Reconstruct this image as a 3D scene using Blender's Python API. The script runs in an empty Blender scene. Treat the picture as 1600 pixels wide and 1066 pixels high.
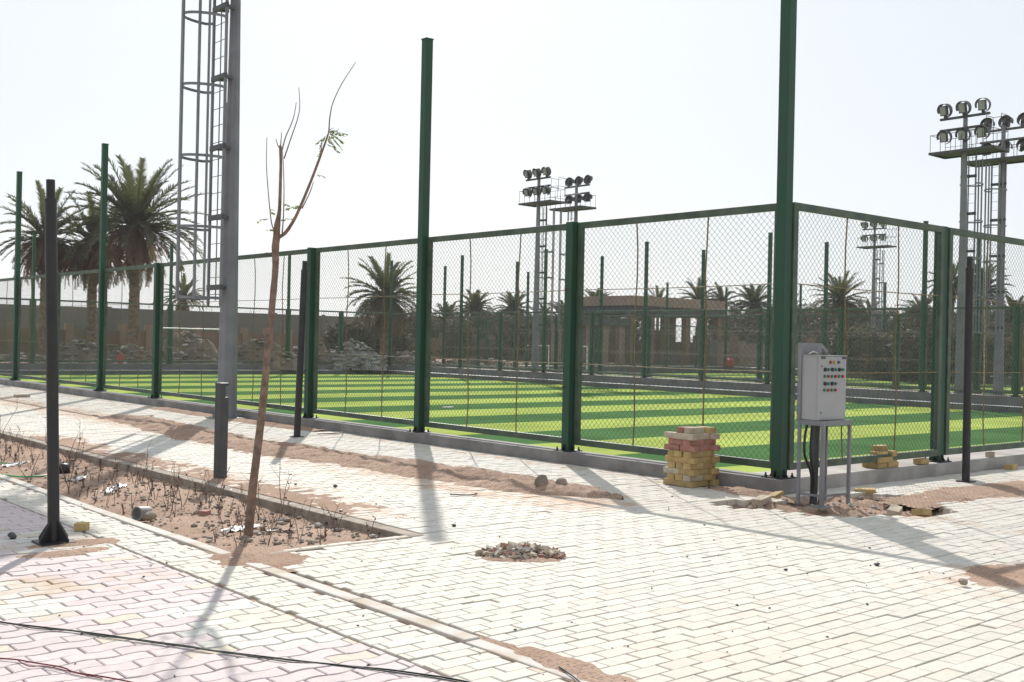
import bpy, math, random
import numpy as np
from mathutils import Vector, Matrix, noise
R_ = math.radians
rnd = random.Random(7)

# ------------------------------------------------------------------ camera
scn = bpy.context.scene
col = scn.collection
CAM = Vector((-9.09975, -6.60600, 1.40020))
YAW, PIT, ROL, FPX = 0.864426854, 0.001241054, 0.021438691, 1748.13652
FW = Vector((math.cos(YAW)*math.cos(PIT), math.sin(YAW)*math.cos(PIT), math.sin(PIT)))
rt = FW.cross(Vector((0, 0, 1))).normalized(); up = rt.cross(FW)
RT = math.cos(ROL)*rt + math.sin(ROL)*up
UP = math.cos(ROL)*up - math.sin(ROL)*rt
cd = bpy.data.cameras.new('camera'); cam = bpy.data.objects.new('camera', cd); col.objects.link(cam)
m = Matrix((RT, UP, -FW)).transposed().to_4x4(); m.translation = CAM
cam.matrix_world = m
cd.sensor_width = 36; cd.lens = 36*FPX/1600; cd.clip_end = 6000; cd.clip_start = .05
scn.camera = cam

# ------------------------------------------------------------------ world + sun
SUN_EL, SUN_AZ = R_(36), math.atan2(.571, .821)
w = bpy.data.worlds.new('World'); scn.world = w; w.use_nodes = True
nt = w.node_tree; bg = nt.nodes['Background']
sky = nt.nodes.new('ShaderNodeTexSky'); sky.sky_type = 'NISHITA'; sky.sun_disc = False
sky.sun_elevation = SUN_EL; sky.sun_rotation = SUN_AZ
sky.air_density = 1.0; sky.dust_density = 2.0; sky.ozone_density = 1.0; sky.altitude = 0
# thin bright haze veils the whole sky: most of its light is an even blue-white
hz = nt.nodes.new('ShaderNodeMixRGB'); hz.inputs[0].default_value = .90; hz.inputs[2].default_value = (4.75, 5.15, 5.55, 1)
nt.links.new(sky.outputs[0], hz.inputs[1]); nt.links.new(hz.outputs[0], bg.inputs[0]); bg.inputs[1].default_value = .112
sl = bpy.data.lights.new('sun', 'SUN'); sl.energy = 3.9; sl.angle = R_(.6); sl.color = (1, .95, .88)
so = bpy.data.objects.new('sun', sl); col.objects.link(so)
sd = Vector((math.sin(SUN_AZ)*math.cos(SUN_EL), math.cos(SUN_AZ)*math.cos(SUN_EL), math.sin(SUN_EL)))
so.rotation_euler = sd.to_track_quat('Z', 'Y').to_euler(); so.location = (0, 0, 30)
vs = scn.view_settings; scn.display_settings.display_device = 'sRGB'
vs.view_transform = 'Standard'; vs.look = 'None'; vs.gamma = 1; vs.use_curve_mapping = False
vs.exposure = 0.52

# ------------------------------------------------------------------ helpers
def ray(x, y): return FW + RT*((x-800)/FPX) - UP*((y-533)/FPX)
def G(x, y, z=0.):                      # where the sight line through a pixel meets height z
    v = ray(x, y); return CAM + v*((z-CAM.z)/v.z)
def D(x, y, d): return CAM + ray(x, y)*d
def tag(o, label=None, cat=None, group=None, kind=None):
    if label: o['label'] = label
    if cat: o['category'] = cat
    if group: o['group'] = group
    if kind: o['kind'] = kind
    return o
def empty(name, loc=(0, 0, 0), rz=0, **k):
    o = bpy.data.objects.new(name, None); col.objects.link(o)
    o.location = loc; o.rotation_euler = (0, 0, rz); o.empty_display_size = .1
    return tag(o, **k)
def link_copy(o, parent=None):
    c = o.copy(); col.objects.link(c)
    if parent: c.parent = parent
    for ch in list(o.children): link_copy(ch, c)
    return c
def sub(a, k): return {kk: v for kk, v in a.items() if kk in k}

class MB:
    def __init__(s): s.v = []; s.f = []; s.mi = []; s.cur = 0
    def add(s, vs_, fs):
        b = len(s.v); s.v += [tuple(q) for q in vs_]
        for f in fs: s.f.append([b+i for i in f]); s.mi.append(s.cur)
    def box(s, c, d, M=None):
        x, y, z = d[0]/2, d[1]/2, d[2]/2
        vs_ = [Vector((i*x, j*y, k*z)) for k in (-1, 1) for j in (-1, 1) for i in (-1, 1)]
        if M is not None: vs_ = [M @ q for q in vs_]
        s.add([q+Vector(c) for q in vs_], [(0, 2, 3, 1), (4, 5, 7, 6), (0, 1, 5, 4), (2, 6, 7, 3), (0, 4, 6, 2), (1, 3, 7, 5)])
    def beam(s, a, b, wd, h=None, upv=(0, 0, 1)):
        a, b = Vector(a), Vector(b); h = h or wd; t = (b-a).normalized(); u = Vector(upv)
        if abs(t.dot(u)) > .99: u = Vector((1, 0, 0))
        sx = t.cross(u).normalized()*wd/2; sz = sx.cross(t).normalized()*h/2
        vs_ = [p+i*sx+j*sz for p in (a, b) for j in (-1, 1) for i in (-1, 1)]
        s.add(vs_, [(0, 2, 3, 1), (4, 5, 7, 6), (0, 1, 5, 4), (2, 6, 7, 3), (0, 4, 6, 2), (1, 3, 7, 5)])
    def tube(s, pts, rad, n=8, cap=True):
        pts = [Vector(p) for p in pts]; k = len(pts)
        if not hasattr(rad, '__len__'): rad = [rad]*k
        ref = None; vs_ = []
        for i, p in enumerate(pts):
            t = (pts[min(i+1, k-1)]-pts[max(i-1, 0)]).normalized()
            if ref is None: ref = Vector((1, 0, 0)) if abs(t.z) > .8 else Vector((0, 0, 1))
            a = (ref - t*ref.dot(t)).normalized(); b = t.cross(a); ref = a
            for j in range(n):
                an = 2*math.pi*j/n; vs_.append(p + (a*math.cos(an)+b*math.sin(an))*rad[i])
        fs = [(i*n+j, i*n+(j+1) % n, (i+1)*n+(j+1) % n, (i+1)*n+j) for i in range(k-1) for j in range(n)]
        if cap: fs += [tuple(range(n))[::-1], tuple((k-1)*n+j for j in range(n))]
        s.add(vs_, fs)
    def prism(s, poly, z0, z1):
        n = len(poly)
        s.add([(p[0], p[1], z) for z in (z0, z1) for p in poly],
              [tuple(range(n))[::-1], tuple(range(n, 2*n))]+[(i, (i+1) % n, n+(i+1) % n, n+i) for i in range(n)])
    def rock(s, c, r, seed=0, sq=(1, 1, .7), sub_=1):
        import bmesh
        bm = bmesh.new(); bmesh.ops.create_icosphere(bm, subdivisions=sub_, radius=1)
        rr = random.Random(seed); off = Vector((rr.random()*50, rr.random()*50, rr.random()*50))
        M = Matrix.Rotation(rr.random()*6.28, 3, 'Z') @ Matrix.Rotation(rr.random()*.6, 3, 'X')
        vs_ = []
        for v in bm.verts:
            q = v.co*(1+.45*noise.noise(v.co*1.1+off))
            q = M @ Vector((q.x*sq[0], q.y*sq[1], q.z*sq[2]))*r; vs_.append(q+Vector(c))
        fs = [tuple(v.index for v in f.verts) for f in bm.faces]; bm.free(); s.add(vs_, fs)
    def build(s, name, mat, parent=None, smooth=False, ang=35, bevel=0, loc=None):
        me = bpy.data.meshes.new(name); me.from_pydata(s.v, [], s.f); me.update()
        mats = mat if isinstance(mat, (list, tuple)) else [mat]
        for mm in mats: me.materials.append(mm)
        if len(mats) > 1: me.polygons.foreach_set('material_index', s.mi)
        if smooth:
            me.polygons.foreach_set('use_smooth', [True]*len(me.polygons)); me.set_sharp_from_angle(angle=R_(ang))
        o = bpy.data.objects.new(name, me); col.objects.link(o)
        if parent: o.parent = parent
        if loc is not None: o.location = loc
        if bevel:
            b = o.modifiers.new('b', 'BEVEL'); b.width = bevel; b.segments = 2; b.limit_method = 'ANGLE'
        return o

def mat(name, c, c2=None, rough=.7, scale=6., metal=0., bump=0., bscale=40., detail=6, spec=.5, coord='Object', obj_rand=0., trans=None, lo=.35, hi=.65):
    m = bpy.data.materials.new(name); m.use_nodes = True; t = m.node_tree; n = t.nodes; L = t.links
    b = n['Principled BSDF']; b.inputs['Roughness'].default_value = rough; b.inputs['Metallic'].default_value = metal
    b.inputs['Specular IOR Level'].default_value = spec
    tc = n.new('ShaderNodeTexCoord'); src = tc.outputs[coord]
    if coord == 'Object' and False: pass
    nz = n.new('ShaderNodeTexNoise'); nz.inputs['Scale'].default_value = scale; nz.inputs['Detail'].default_value = detail
    L.new(src, nz.inputs['Vector'])
    cr = n.new('ShaderNodeValToRGB'); cr.color_ramp.elements[0].position = lo; cr.color_ramp.elements[1].position = hi
    c2 = c2 or tuple(x*.8 for x in c)
    cr.color_ramp.elements[0].color = (*c2, 1); cr.color_ramp.elements[1].color = (*c, 1)
    L.new(nz.outputs[0], cr.inputs[0]); out = cr.outputs[0]
    if obj_rand:
        oi = n.new('ShaderNodeObjectInfo'); hs = n.new('ShaderNodeHueSaturation')
        mr = n.new('ShaderNodeMapRange'); mr.inputs[3].default_value = 1-obj_rand; mr.inputs[4].default_value = 1+obj_rand
        L.new(oi.outputs['Random'], mr.inputs[0]); L.new(mr.outputs[0], hs.inputs['Value']); L.new(out, hs.inputs['Color']); out = hs.outputs[0]
    L.new(out, b.inputs['Base Color'])
    if bump:
        n2 = n.new('ShaderNodeTexNoise'); n2.inputs['Scale'].default_value = bscale; n2.inputs['Detail'].default_value = 4
        L.new(src, n2.inputs['Vector']); bp = n.new('ShaderNodeBump'); bp.inputs['Strength'].default_value = bump
        bp.inputs['Distance'].default_value = .01; L.new(n2.outputs[0], bp.inputs['Height']); L.new(bp.outputs[0], b.inputs['Normal'])
    if trans:
        tr = n.new('ShaderNodeBsdfTranslucent'); tr.inputs[0].default_value = (*trans, 1)
        mx = n.new('ShaderNodeMixShader'); mx.inputs[0].default_value = .35
        L.new(b.outputs[0], mx.inputs[1]); L.new(tr.outputs[0], mx.inputs[2]); L.new(mx.outputs[0], n['Material Output'].inputs[0])
    return m

M_green = mat('green_paint', (.013, .070, .037), (.026, .058, .038), rough=.5, spec=.35, lo=.3, hi=.6, scale=3, bump=.05, bscale=60)
M_greenfar = mat('green_paint_dusty', (.04, .105, .06), (.03, .075, .045), rough=.55, scale=2)
M_olive = mat('green_frame_dusty', (.075, .11, .07), (.035, .065, .042), rough=.55, scale=5, bump=.05)
M_rod = mat('dusty_brown_rod', (.24, .17, .08), (.11, .09, .045), rough=.7, scale=9)
M_wire = mat('mesh_wire', (.10, .13, .09), (.06, .08, .055), rough=.5, scale=20)
M_rust = mat('rust', (.12, .055, .035), (.06, .035, .025), rough=.9, scale=30)
M_galv = mat('grey_painted_steel', (.21, .215, .23), (.155, .16, .175), rough=.45, scale=2.5, bump=.08, bscale=30)
M_dgrey = mat('dark_steel', (.07, .072, .075), (.045, .047, .05), rough=.5, scale=5)
M_black = mat('black_paint', (.018, .018, .02), (.011, .011, .012), rough=.45, scale=8, bump=.06, bscale=50)
M_char = mat('charcoal_paint', (.055, .06, .062), (.04, .044, .047), rough=.5, scale=6)
M_conc = mat('concrete', (.42, .40, .375), (.30, .285, .265), rough=.85, scale=4, bump=.25, bscale=60, detail=10)
M_concd = mat('dark_concrete', (.15, .145, .142), (.10, .097, .095), rough=.85, scale=1.5, bump=.2, bscale=30, detail=8)
M_conck = mat('pitch_kerb_concrete', (.27, .255, .245), (.17, .16, .155), rough=.85, scale=3, bump=.25, bscale=60, detail=10)
M_conckb = mat('pitch_kerb_pale', (.40, .375, .35), (.26, .24, .22), rough=.85, scale=3, bump=.25, bscale=60, detail=10)
M_edge = mat('dusty_edging', (.52, .50, .46), (.42, .345, .27), rough=.9, scale=4, bump=.3, bscale=60, detail=10, lo=.3, hi=.55)
M_kerb = mat('kerb_concrete', (.33, .28, .225), (.20, .165, .13), rough=.9, scale=7, bump=.3, bscale=70, detail=10)
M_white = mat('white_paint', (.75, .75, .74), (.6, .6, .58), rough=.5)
M_box = mat('cabinet_paint', (.345, .35, .352), (.31, .315, .32), rough=.38, scale=3)
M_yb = mat('yellow_block', (.48, .34, .15), (.36, .25, .10), rough=.85, scale=14, bump=.3, bscale=90, obj_rand=.14)
M_pb = mat('pink_block', (.40, .20, .155), (.30, .14, .105), rough=.85, scale=14, bump=.3, bscale=90, obj_rand=.14)
M_cb = mat('pale_block', (.50, .43, .33), (.38, .31, .225), rough=.85, scale=14, bump=.3, bscale=90, obj_rand=.1)
M_stone = mat('stone', (.33, .27, .21), (.2, .16, .125), rough=.9, scale=9, bump=.4, bscale=60, obj_rand=.2)
M_bark = mat('bark', (.25, .17, .125), (.14, .095, .07), rough=.9, scale=18, bump=.5, bscale=80)
M_leaf = mat('leaf', (.16, .20, .05), (.08, .12, .03), rough=.6, scale=8, trans=(.25, .32, .06))
M_stem = mat('dry_stem', (.22, .155, .11), (.12, .08, .06), rough=.9, scale=20)
M_dleaf = mat('dry_leaf', (.12, .065, .04), (.06, .035, .025), rough=.9, scale=20)
M_frond = mat('palm_frond', (.088, .08, .05), (.052, .05, .034), rough=.55, scale=.9, trans=(.10, .12, .04))
M_dead = mat('dead_frond', (.18, .125, .08), (.10, .068, .045), rough=.9, scale=.8, trans=(.2, .12, .06))
M_trunk = mat('palm_trunk', (.24, .17, .115), (.09, .065, .05), rough=.95, scale=5, bump=.6, bscale=12)
M_tan = mat('tan_render', (.31, .23, .17), (.24, .18, .135), rough=.9, scale=.8, detail=8)
M_tanw = mat('tan_wall', (.24, .16, .105), (.16, .11, .075), rough=.9, scale=.6, detail=8)
M_greyw = mat('grey_wall', (.165, .15, .13), (.12, .11, .098), rough=.9, scale=.3, detail=8)
M_rub = mat('rubble_soil', (.26, .20, .155), (.12, .09, .07), rough=.95, scale=1.2, detail=12, bump=.5, bscale=6)
M_rubg = mat('rubble_grey', (.34, .32, .30), (.12, .11, .10), rough=.95, scale=2.0, detail=12)
M_lens = mat('lamp_glass', (.32, .34, .33), (.26, .28, .27), rough=.2)
M_plast = mat('plastic_sheet', (.58, .58, .57), (.36, .35, .33), rough=.35, scale=5)
M_red = mat('red_plastic', (.45, .05, .035), (.3, .03, .02), rough=.5)
M_hose = mat('green_hose', (.05, .36, .12), (.03, .25, .08), rough=.4)
M_cable = mat('black_cable', (.012, .022, .02), (.008, .014, .013), rough=.6)
M_rope = mat('red_cord', (.20, .03, .03), (.10, .02, .02), rough=.8, scale=60)
M_butr = mat('button_red', (.45, .02, .02), rough=.35); M_butg = mat('button_green', (.02, .22, .14), rough=.35)
M_buty = mat('button_yellow', (.6, .42, .03), rough=.35); M_butb = mat('button_blue', (.02, .12, .3), rough=.35)
M_hill = mat('hazed_hill', (.42, .40, .41), (.36, .34, .35), rough=1, scale=.01)  # fading by distance haze is put into this pale grey
M_shrub = mat('grove_foliage', (.075, .08, .045), (.035, .04, .025), rough=.8, scale=.4)

# --------------------------------------------------- sand / ground material
def sand_mat():
    m = bpy.data.materials.new('sand'); m.use_nodes = True; t = m.node_tree; n = t.nodes; L = t.links
    b = n['Principled BSDF']; b.inputs['Roughness'].default_value = .95; b.inputs['Specular IOR Level'].default_value = .15
    g = n.new('ShaderNodeNewGeometry')
    a = n.new('ShaderNodeTexNoise'); a.inputs['Scale'].default_value = .9; a.inputs['Detail'].default_value = 10; a.inputs['Roughness'].default_value = .65
    L.new(g.outputs['Position'], a.inputs['Vector'])
    cr = n.new('ShaderNodeValToRGB'); e = cr.color_ramp.elements
    e[0].position = .32; e[0].color = (.27, .175, .125, 1); e[1].position = .68; e[1].color = (.44, .315, .24, 1)
    L.new(a.outputs[0], cr.inputs[0])
    v = n.new('ShaderNodeTexNoise'); v.inputs['Scale'].default_value = 55; v.inputs['Detail'].default_value = 5
    L.new(g.outputs['Position'], v.inputs['Vector'])
    cr2 = n.new('ShaderNodeValToRGB'); e = cr2.color_ramp.elements
    e[0].position = .34; e[0].color = (.45, .45, .45, 1); e[1].position = .5; e[1].color = (1, 1, 1, 1)
    L.new(v.outputs[0], cr2.inputs[0])
    mx = n.new('ShaderNodeMixRGB'); mx.blend_type = 'MULTIPLY'; mx.inputs[0].default_value = .8
    L.new(cr.outputs[0], mx.inputs[1]); L.new(cr2.outputs[0], mx.inputs[2]); L.new(mx.outputs[0], b.inputs['Base Color'])
    bp = n.new('ShaderNodeBump'); bp.inputs['Strength'].default_value = .7; bp.inputs['Distance'].default_value = .012
    L.new(v.outputs[0], bp.inputs['Height']); L.new(bp.outputs[0], b.inputs['Normal'])
    return m
M_sand = sand_mat()

def paver_mat():
    m = bpy.data.materials.new('paver'); m.use_nodes = True; t = m.node_tree; n = t.nodes; L = t.links
    b = n['Principled BSDF']; b.inputs['Roughness'].default_value = .8; b.inputs['Specular IOR Level'].default_value = .3
    g = n.new('ShaderNodeNewGeometry')
    at = n.new('ShaderNodeAttribute'); at.attribute_name = 'tint'
    sa = n.new('ShaderNodeAttribute'); sa.attribute_name = 'sandy'
    nz = n.new('ShaderNodeTexNoise'); nz.inputs['Scale'].default_value = 26; nz.inputs['Detail'].default_value = 8
    L.new(g.outputs['Position'], nz.inputs['Vector'])
    mr = n.new('ShaderNodeMapRange'); mr.inputs[1].default_value = .3; mr.inputs[2].default_value = .7; mr.inputs[3].default_value = .9; mr.inputs[4].default_value = 1.06
    L.new(nz.outputs[0], mr.inputs[0])
    mu = n.new('ShaderNodeVectorMath'); mu.operation = 'SCALE'; L.new(at.outputs['Color'], mu.inputs[0]); L.new(mr.outputs[0], mu.inputs['Scale'])
    # wind-blown sand lying on the blocks
    n2 = n.new('ShaderNodeTexNoise'); n2.inputs['Scale'].default_value = 3.2; n2.inputs['Detail'].default_value = 9; n2.inputs['Roughness'].default_value = .62
    L.new(g.outputs['Position'], n2.inputs['Vector'])
    ad = n.new('ShaderNodeMath'); ad.operation = 'ADD'; L.new(n2.outputs[0], ad.inputs[0]); L.new(sa.outputs['Fac'], ad.inputs[1])
    m2 = n.new('ShaderNodeMapRange'); m2.inputs[1].default_value = .74; m2.inputs[2].default_value = .98; L.new(ad.outputs[0], m2.inputs[0])
    mx = n.new('ShaderNodeMixRGB'); mx.inputs[2].default_value = (.44, .32, .23, 1)
    L.new(m2.outputs[0], mx.inputs[0]); L.new(mu.outputs[0], mx.inputs[1]); L.new(mx.outputs[0], b.inputs['Base Color'])
    n3 = n.new('ShaderNodeTexNoise'); n3.inputs['Scale'].default_value = 160; n3.inputs['Detail'].default_value = 3
    L.new(g.outputs['Position'], n3.inputs['Vector'])
    bp = n.new('ShaderNodeBump'); bp.inputs['Strength'].default_value = .25; bp.inputs['Distance'].default_value = .003
    L.new(n3.outputs[0], bp.inputs['Height']); L.new(bp.outputs[0], b.inputs['Normal'])
    return m
M_pav = paver_mat()

def turf_mat():
    m = bpy.data.materials.new('turf'); m.use_nodes = True; t = m.node_tree; n = t.nodes; L = t.links
    b = n['Principled BSDF']; b.inputs['Roughness'].default_value = 1; b.inputs['Specular IOR Level'].default_value = .0
    g = n.new('ShaderNodeNewGeometry'); sp = n.new('ShaderNodeSeparateXYZ'); L.new(g.outputs['Position'], sp.inputs[0])
    wv = n.new('ShaderNodeTexNoise'); wv.inputs['Scale'].default_value = 1.2; L.new(g.outputs['Position'], wv.inputs['Vector'])
    w2 = n.new('ShaderNodeMath'); w2.operation = 'MULTIPLY_ADD'; w2.inputs[1].default_value = .06; L.new(wv.outputs[0], w2.inputs[0]); L.new(sp.outputs['Y'], w2.inputs[2])
    a = n.new('ShaderNodeMath'); a.operation = 'ADD'; a.inputs[1].default_value = -5.85+40.8; L.new(w2.outputs[0], a.inputs[0])
    mo = n.new('ShaderNodeMath'); mo.operation = 'MODULO'; mo.inputs[1].default_value = 4.08; L.new(a.outputs[0], mo.inputs[0])
    lt = n.new('ShaderNodeMath'); lt.operation = 'LESS_THAN'; lt.inputs[1].default_value = 2.04; L.new(mo.outputs[0], lt.inputs[0])
    mx = n.new('ShaderNodeMixRGB'); mx.inputs[1].default_value = (.072, .15, .058, 1); mx.inputs[2].default_value = (.33, .405, .105, 1)
    L.new(lt.outputs[0], mx.inputs[0])
    nz = n.new('ShaderNodeTexNoise'); nz.inputs['Scale'].default_value = 70; nz.inputs['Detail'].default_value = 4; L.new(g.outputs['Position'], nz.inputs['Vector'])
    n4 = n.new('ShaderNodeTexNoise'); n4.inputs['Scale'].default_value = .5; n4.inputs['Detail'].default_value = 6; L.new(g.outputs['Position'], n4.inputs['Vector'])
    mr = n.new('ShaderNodeMapRange'); mr.inputs[1].default_value = .25; mr.inputs[2].default_value = .75; mr.inputs[3].default_value = .72; mr.inputs[4].default_value = 1.25; L.new(nz.outputs[0], mr.inputs[0])
    mr2 = n.new('ShaderNodeMapRange'); mr2.inputs[1].default_value = .3; mr2.inputs[2].default_value = .7; mr2.inputs[3].default_value = .80; mr2.inputs[4].default_value = 1.14; L.new(n4.outputs[0], mr2.inputs[0])
    mm = n.new('ShaderNodeMath'); mm.operation = 'MULTIPLY'; L.new(mr.outputs[0], mm.inputs[0]); L.new(mr2.outputs[0], mm.inputs[1])
    s = n.new('ShaderNodeVectorMath'); s.operation = 'SCALE'; L.new(mx.outputs[0], s.inputs[0]); L.new(mm.outputs[0], s.inputs['Scale'])
    L.new(s.outputs[0], b.inputs['Base Color'])
    bp = n.new('ShaderNodeBump'); bp.inputs['Strength'].default_value = .6; bp.inputs['Distance'].default_value = .01
    L.new(nz.outputs[0], bp.inputs['Height']); L.new(bp.outputs[0], b.inputs['Normal'])
    return m
M_turf = turf_mat()

# ------------------------------------------------------------------ layout numbers
PITCH = [(0., 24., 0., 42.), (27.5, 51.5, 0., 42.)]
ZT = -.35                       # turf level
def fbm(x, y, s, o=4, z=0.): return noise.fractal(Vector((x*s, y*s, z)), 1.0, 2.1, o)
BED = (-5.74, -4.46, -.12, 26.)  # sunken planting bed
def pit_mask(x, y):             # dug-up area round the pitch corner
    a = math.exp(-(((x+.05)/1.12)**2+((y+.93)/.66)**2)**2)
    b = math.exp(-(((x+.95)/.32)**2+((y+.42)/.42)**2)**2)
    c = math.exp(-(((x+.02)/.55)**2+((y+1.42)/.34)**2)**2)
    return max(a, b, c)+.18*fbm(x, y, 2.2)

def zground(x, y):
    for i, (a, b, c, d) in enumerate(PITCH):
        if a+.05 < x < b-.05 and c+.05 < y < d-.05: return ZT-.1
    if BED[0]-.04 < x < BED[1]+.04 and BED[2]-.04 < y < BED[3]:
        return -.062+.03*fbm(x, y, 1.3)+.016*fbm(x, y, 7)
    if -6.3 < x < 30 and -9 < y < 13 or (x < -6.3 and x > -10.2):
        pm = pit_mask(x, y)
        if pm > .5 and x < 3:
            return -.035+.05*fbm(x, y, 2.5)+.014*fbm(x, y, 9, 3)-.03*min(1, (pm-.5)*4)
        return -.017
    if y > 43 : return -.02+max(0, min(1, (y-44)/10))*(.25*fbm(x, y, .12)+.1*fbm(x, y, .6))
    return -.017+.02*fbm(x, y, .5)

# ------------------------------------------------------------------ ground (one sheet to the horizon)
def grid_lines(fine0, fine1, st, extra, far):
    l = list(np.arange(fine0, fine1+1e-6, st))+list(extra)+list(far)
    l = sorted(set(round(float(q), 4) for q in l)); return l
xs = grid_lines(-6.5, 2.6, .05, [a+o for p in PITCH for a in p[:2] for o in (0, .06, -.06)]+list(np.arange(3, 64, 1.0))+[-10.2, -9, -8, -7], [-3000, -1500, -700, -300, -150, -80, -50, -35, -25, -18, -14, -12, -11]+list(np.arange(66, 120, 4))+[140, 180, 250, 400, 800, 1500, 3000])
ys = grid_lines(-3.4, 9, .05, [0+.06, 42, 41.94, -.06]+list(np.arange(9, 44, .5))+list(np.arange(44, 80, .8)), [-3000, -1500, -600, -200, -80, -40, -20, -12, -9, -8, -7, -6, -5, -4]+list(np.arange(84, 120, 4))+[140, 180, 250, 400, 800, 1500, 3000])
gv = [(x, y, zground(x, y)) for y in ys for x in xs]; nx = len(xs)
gm = MB(); gm.v = gv; gm.f = [(j*nx+i, j*nx+i+1, (j+1)*nx+i+1, (j+1)*nx+i) for j in range(len(ys)-1) for i in range(nx-1)]; gm.mi = [0]*len(gm.f)
tag(gm.build('ground', M_sand, smooth=True, ang=60), kind='structure')

# ------------------------------------------------------------------ paving
def sandy(x, y):
    s = .035
    s += .42*math.exp(-((x+2.15)/.75)**2)*(1 if y > .4 else math.exp(-((y-.4)/.5)**2))
    s += .25*math.exp(-((x+4.1)/.35)**2)*(1 if y > 1 else math.exp(-((y-1)/.8)**2))
    s += .16*math.exp(-((x+3.6)/.9)**2-((y-3.3)/2.2)**2)
    s += .50*math.exp(-((x+2.1)/.55)**2-((y+3.3)/.35)**2)
    s += .45*math.exp(-((x-1.9)/1.7)**2-((y+1.15)/.55)**2)
    s += .5*math.exp(-((x+5.8)/.10)**2-((y+3.1)/.9)**2)+.25*math.exp(-((x+5.8)/.11)**2)
    s += .40*math.exp(-((x+6.55)/.45)**2-((y-.95)/.28)**2)
    s += .3*math.exp(-((x+.35)/.22)**2)
    s += .35*math.exp(-((x+6.9)/.7)**2-((y+.2)/.35)**2)
    s += .15*math.exp(-((x+2.6)/2.0)**2-((y+4.0)/1.3)**2)
    return s
class Pav:
    def __init__(s): s.v = []; s.f = []; s.t = []; s.s = []
    def block(s, poly, colr, inset=.0035):
        cx = sum(p[0] for p in poly)/len(poly); cy = sum(p[1] for p in poly)/len(poly); n = len(poly)
        z = .005*fbm(cx, cy, .7, 3)+rnd.gauss(0, .0012); tx, ty = rnd.gauss(0, .006), rnd.gauss(0, .006)
        if rnd.random() < .02: z -= .004; tx *= 2
        rot = rnd.gauss(0, .004); dx, dy = rnd.gauss(0, .0009), rnd.gauss(0, .0009)
        b = len(s.v); sn = sandy(cx, cy)
        def P(p, k, dz):
            ux, uy = p[0]-cx, p[1]-cy; l = math.hypot(ux, uy); f = (l-k)/l
            ux, uy = ux*f, uy*f; ux, uy = ux-uy*rot, uy+ux*rot
            return (cx+ux+dx, cy+uy+dy, z+tx*ux+ty*uy+dz)
        for k, dz in ((inset*1.6, 0), (0, -.0035), (0, -.06)): s.v += [P(p, k, dz) for p in poly]
        s.f.append(tuple(range(b, b+n)))
        for r in range(2):
            for i in range(n):
                j = (i+1) % n; s.f.append((b+r*n+i, b+(r+1)*n+i, b+(r+1)*n+j, b+r*n+j))
        s.t += [(*colr, 1)]*(3*n); s.s += [sn]*(3*n)
    def build(s, name):
        me = bpy.data.meshes.new(name); me.from_pydata(s.v, [], s.f); me.update(); me.materials.append(M_pav)
        a = me.color_attributes.new('tint', 'FLOAT_COLOR', 'POINT'); a.data.foreach_set('color', np.array(s.t, 'f').ravel())
        a = me.attributes.new('sandy', 'FLOAT', 'POINT'); a.data.foreach_set('value', np.array(s.s, 'f'))
        o = bpy.data.objects.new(name, me); col.objects.link(o); tag(o, kind='structure'); return o
CREAM = (.56, .515, .44); CREAM2 = (.565, .545, .50); PINK = (.545, .47, .465); SANDC = (.55, .48, .40)
def cream(x, y):
    q = fbm(x, y, .45, 3)*.5+.5; v = .94+.1*rnd.random()
    r = rnd.random()
    a = [CREAM[i]*(1-q)+CREAM2[i]*q for i in range(3)]
    if r < .05: a = [a[i]*.5+SANDC[i]*.5 for i in range(3)]
    return tuple(c*v for c in a)
pv = Pav(); LX, LY, JN = .2, .1, .006
def rect_zone(x0, x1, y0, y1, test=None):
    j0 = math.floor(y0/LY); j1 = math.ceil(y1/LY)
    for j in range(j0, j1):
        ya, yb = max(j*LY, y0), min((j+1)*LY, y1)
        if yb-ya < .02: continue
        off = (LX/2 if j % 2 else 0)+.012*math.sin(j*1.7)
        i0 = math.floor((x0-off)/LX)
        for i in range(i0, math.ceil((x1-off)/LX)+1):
            xa, xb = max(i*LX+off, x0), min((i+1)*LX+off, x1)
            if xb-xa < .03: continue
            cx, cy = (xa+xb)/2, (ya+yb)/2
            if test and not test(cx, cy): continue
            # courses wander a little
            wv = .006*math.sin(cx*1.3+cy*.4)+.004*math.sin(cx*3.1)
            h = JN/2
            pv.block([(xa+h, ya+h+wv), (xb-h, ya+h+wv), (xb-h, yb-h+wv), (xa+h, yb-h+wv)], cream(cx, cy))
def nopit(x, y): return pit_mask(x, y) < .5
rect_zone(-4.30, -.16, -.02, 26, nopit)
rect_zone(-5.72, -.16, -8., -.02, nopit)
rect_zone(-.16, 14, -8, -.16, nopit)
rect_zone(-6.24, -5.87, -8, 26)
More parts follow.
